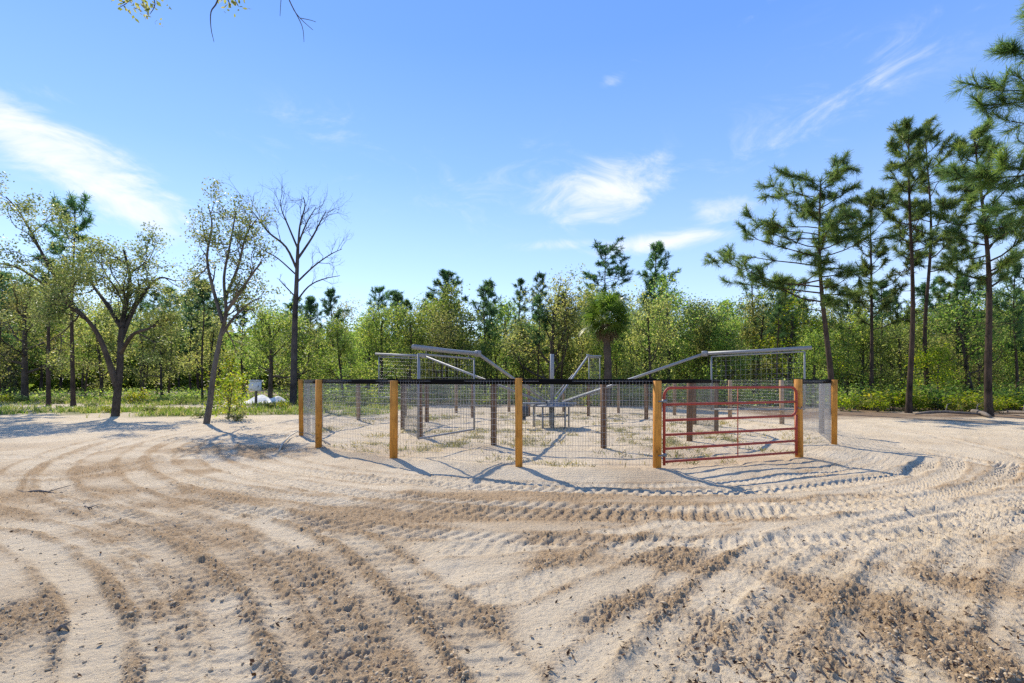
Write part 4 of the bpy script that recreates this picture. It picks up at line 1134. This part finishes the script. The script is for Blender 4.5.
a = rng.uniform(0, 6.28, n); r_ = RO * np.sqrt(rng.random(n)) * .97; x = CX + r_ * np.cos(a); y = CY + r_ * np.sin(a)
m_ = fbm(x * 1.1, y * 1.1, 91, 3); m2 = fbm(x * 5, y * 5, 92, 2)
k = rng.random(n) < sstep(-.12, .32, m_) * sstep(-.1, .25, m2) * .6
x, y = x[k], y[k]; o = blades(x, y, rng.uniform(.03, .10, len(x)), rng.uniform(.008, .02, len(x)), "straw", "pen_weeds", "sparse low weeds growing in the sand inside the pen", "weeds", 1.0); o.location.z = .03
# leafy undergrowth of the woods
n = 2600
u = rng.uniform(-200, 1230, n); zz = np.array([zmin(q) for q in u]); y = zz - 1.0 + 38 * rng.random(n) ** 1.5; x = (u - 512) / F * y
k = ~((u > 205) & (u < 300) & (y < 33)); x, y, u = x[k], y[k], u[k]
dens = np.where(u < 300, .45, 1.0); k = rng.random(len(x)) < dens; x, y, u = x[k], y[k], u[k]
hgt = rng.uniform(.3, 1.5, len(x)) * np.where(u < 300, .55, 1.0)
C = np.repeat(np.stack([x, y, hgt * .5], 1), 34, 0); C = C + rng.normal(size=C.shape) * np.stack([np.full(len(C), .5), np.full(len(C), .5), np.repeat(hgt, 34) * .3], 1)
C[:, 2] = np.maximum(C[:, 2], .05)
V, Qf = leaf_cards(C, .16, up=.4); o = np_mesh("undergrowth", V, [Qf], M["live_leaf"]); tag(o, "tangled low green undergrowth between the woodland trunks", "undergrowth", kind="stuff")

# far-off wood that reads as one mass
n = 9000
a_ = rng.uniform(-1.0, 1.0, n); dd_ = rng.uniform(82, 118, n)
x = dd_ * np.sin(a_); y = dd_ * np.cos(a_)
top_ = 8.5 + 5 * fbm(a_ * 40, a_ * 0, 77, 3)
C = np.repeat(np.stack([x, y, rng.random(n) ** .8 * top_], 1), 9, 0); C = C + rng.normal(size=C.shape) * .8; C[:, 2] = np.maximum(C[:, 2], .2)
V, Qf = leaf_cards(C, 1.0, up=.3, aspect=.7); o = np_mesh("distant_woods", V, [Qf], M["live_leaf"]); tag(o, "distant green wood closing the view behind the nearer trees", "distant wood", kind="stuff")

# ------------------------------------------------------------------ light and sky
SUN_EL, SUN_AZ = R(42), R(-33)          # azimuth from +Y towards +X
sd = Vector((math.sin(SUN_AZ) * math.cos(SUN_EL), math.cos(SUN_AZ) * math.cos(SUN_EL), math.sin(SUN_EL)))
sun = bpy.data.lights.new("sun", "SUN"); sun.energy = 3.3; sun.angle = R(.53); sun.color = (1, .925, .775)
so = bpy.data.objects.new("sun", sun); so.rotation_euler = sd.to_track_quat("Z", "Y").to_euler(); so.location = (-20, 30, 40); COL.objects.link(so)
wd = bpy.data.worlds.new("World"); scene.world = wd; wd.use_nodes = True
nt = wd.node_tree; nt.nodes.clear(); L = nt.links.new
def N(t, **k):
    n_ = nt.nodes.new("ShaderNode" + t)
    for a_, v in k.items():
        if a_.startswith("i_"): n_.inputs[a_[2:].replace("_", " ")].default_value = v
        else: setattr(n_, a_, v)
    return n_
sky = N("TexSky"); sky.sky_type = "NISHITA"; sky.sun_disc = False; sky.sun_elevation = SUN_EL; sky.sun_rotation = SUN_AZ
sky.dust_density = 0.01; sky.ozone_density = 2.4; sky.air_density = .9
hs = N("HueSaturation"); hs.inputs["Saturation"].default_value = 1.06; hs.inputs["Hue"].default_value = .51; L(sky.outputs[0], hs.inputs["Color"])
tc = N("TexCoord"); sep = N("SeparateXYZ"); L(tc.outputs["Generated"], sep.inputs[0])
def math_(op, a, b=None, clamp=False):
    m_ = N("Math", operation=op, use_clamp=clamp)
    for i, q in enumerate((a, b)):
        if q is None: continue
        if isinstance(q, (int, float)): m_.inputs[i].default_value = q
        else: L(q, m_.inputs[i])
    return m_.outputs[0]
az = math_("ARCTAN2", sep.outputs[0], sep.outputs[1]); el = math_("ARCSINE", sep.outputs[2])
def skyang(u, v):
    dx, dy, dz = u - 512, F, HZ - v
    return math.atan2(dx, dy), math.asin(dz / math.sqrt(dx * dx + dy * dy + dz * dz))
mp = N("Mapping"); mp.inputs["Scale"].default_value = (3.0, 3.0, 7.0); L(tc.outputs["Generated"], mp.inputs[0])
n1 = N("TexNoise", i_Scale=2.3, i_Detail=12.0, i_Roughness=.66, i_Distortion=.9); L(mp.outputs[0], n1.inputs["Vector"])
tot = None
# each cloud: pixel centre, half sizes (rad), tilt, strength
for u, v, ha, he, ti, st in ((75, 165, .19, .048, -.42, 1.1), (20, 135, .12, .04, -.40, .95), (125, 195, .11, .035, -.5, .85), (40, 95, .07, .02, .0, .45), (605, 192, .13, .055, .12, 1.05), (640, 175, .07, .04, .2, .7), (720, 208, .07, .030, -.1, .9), (655, 243, .13, .020, .05, .85), (560, 245, .10, .012, 0, .5),
                             (850, 100, .22, .06, .42, .36), (790, 120, .2, .08, .35, .33), (480, 190, .3, .10, .1, .27), (615, 78, .06, .016, .3, .45), (745, 18, .08, .012, .2, .35), (960, 270, .12, .02, 0, .6), (300, 130, .16, .05, .3, .30), (880, 300, .2, .03, 0, .45), (400, 180, .25, .08, 0, .22)):
    a0, e0 = skyang(u, v)
    da, de = math_("SUBTRACT", az, a0), math_("SUBTRACT", el, e0)
    cs, sn = math.cos(ti), math.sin(ti)
    p_ = math_("DIVIDE", math_("ADD", math_("MULTIPLY", da, cs), math_("MULTIPLY", de, sn)), ha)
    q_ = math_("DIVIDE", math_("SUBTRACT", math_("MULTIPLY", de, cs), math_("MULTIPLY", da, sn)), he)
    rr = math_("ADD", math_("MULTIPLY", p_, p_), math_("MULTIPLY", q_, q_))
    b_ = math_("MULTIPLY", math_("EXPONENT", math_("MULTIPLY", rr, -1.0)), st)
    tot = b_ if tot is None else math_("MAXIMUM", tot, b_)
ee = N("MapRange"); ee.inputs["From Min"].default_value = 0; ee.inputs["From Max"].default_value = R(60); L(el, ee.inputs[0])
rp = N("ValToRGB"); e_ = rp.color_ramp.elements
e_[0].position, e_[0].color = 0, (.74, .85, 1.0, 1); e_[1].position, e_[1].color = 1, (.07, .24, .80, 1)
for p_, c_ in ((.10, (.64, .79, 1.0)), (.22, (.46, .67, 1.0)), (.38, (.24, .48, .98)), (.58, (.12, .34, .92))):
    q_ = e_.new(p_); q_.color = (*c_, 1)
L(ee.outputs[0], rp.inputs[0])
sc_ = N("Mix", data_type="RGBA", blend_type="MULTIPLY"); sc_.inputs[0].default_value = 1; L(rp.outputs[0], sc_.inputs[6]); sc_.inputs[7].default_value = (4.0, 4.0, 4.0, 1)
ms = N("Mix", data_type="RGBA"); ms.inputs[0].default_value = .62; L(hs.outputs[0], ms.inputs[6]); L(sc_.outputs[2], ms.inputs[7])
cov = math_("ADD", tot, math_("MULTIPLY", math_("SUBTRACT", n1.outputs[0], .5), 2.3))
mrr = N("MapRange", interpolation_type="SMOOTHSTEP"); mrr.inputs["From Min"].default_value = .2; mrr.inputs["From Max"].default_value = 1.35; L(cov, mrr.inputs[0])
fac = math_("MULTIPLY", mrr.outputs[0], math_("MULTIPLY", math_("GREATER_THAN", sep.outputs[1], 0), .9))
fac = math_("MULTIPLY", fac, math_("MINIMUM", math_("MULTIPLY", tot, 2.5), 1.0))
mx = N("Mix", data_type="RGBA"); L(fac, mx.inputs[0]); L(ms.outputs[2], mx.inputs[6]); mx.inputs[7].default_value = (4.0, 4.05, 4.15, 1)
bg = N("Background"); bg.inputs["Strength"].default_value = .15; L(mx.outputs[2], bg.inputs[0])
out = N("OutputWorld"); L(bg.outputs[0], out.inputs[0])

vs = scene.view_settings; vs.view_transform = "Standard"; vs.look = "None"; vs.gamma = 1; vs.exposure = .86; vs.use_curve_mapping = False
cy = scene.cycles
scene.render.engine = "CYCLES"
cy.max_bounces = 8; cy.diffuse_bounces = 5; cy.glossy_bounces = 2; cy.transmission_bounces = 4; cy.transparent_max_bounces = 4
cy.use_denoising = False
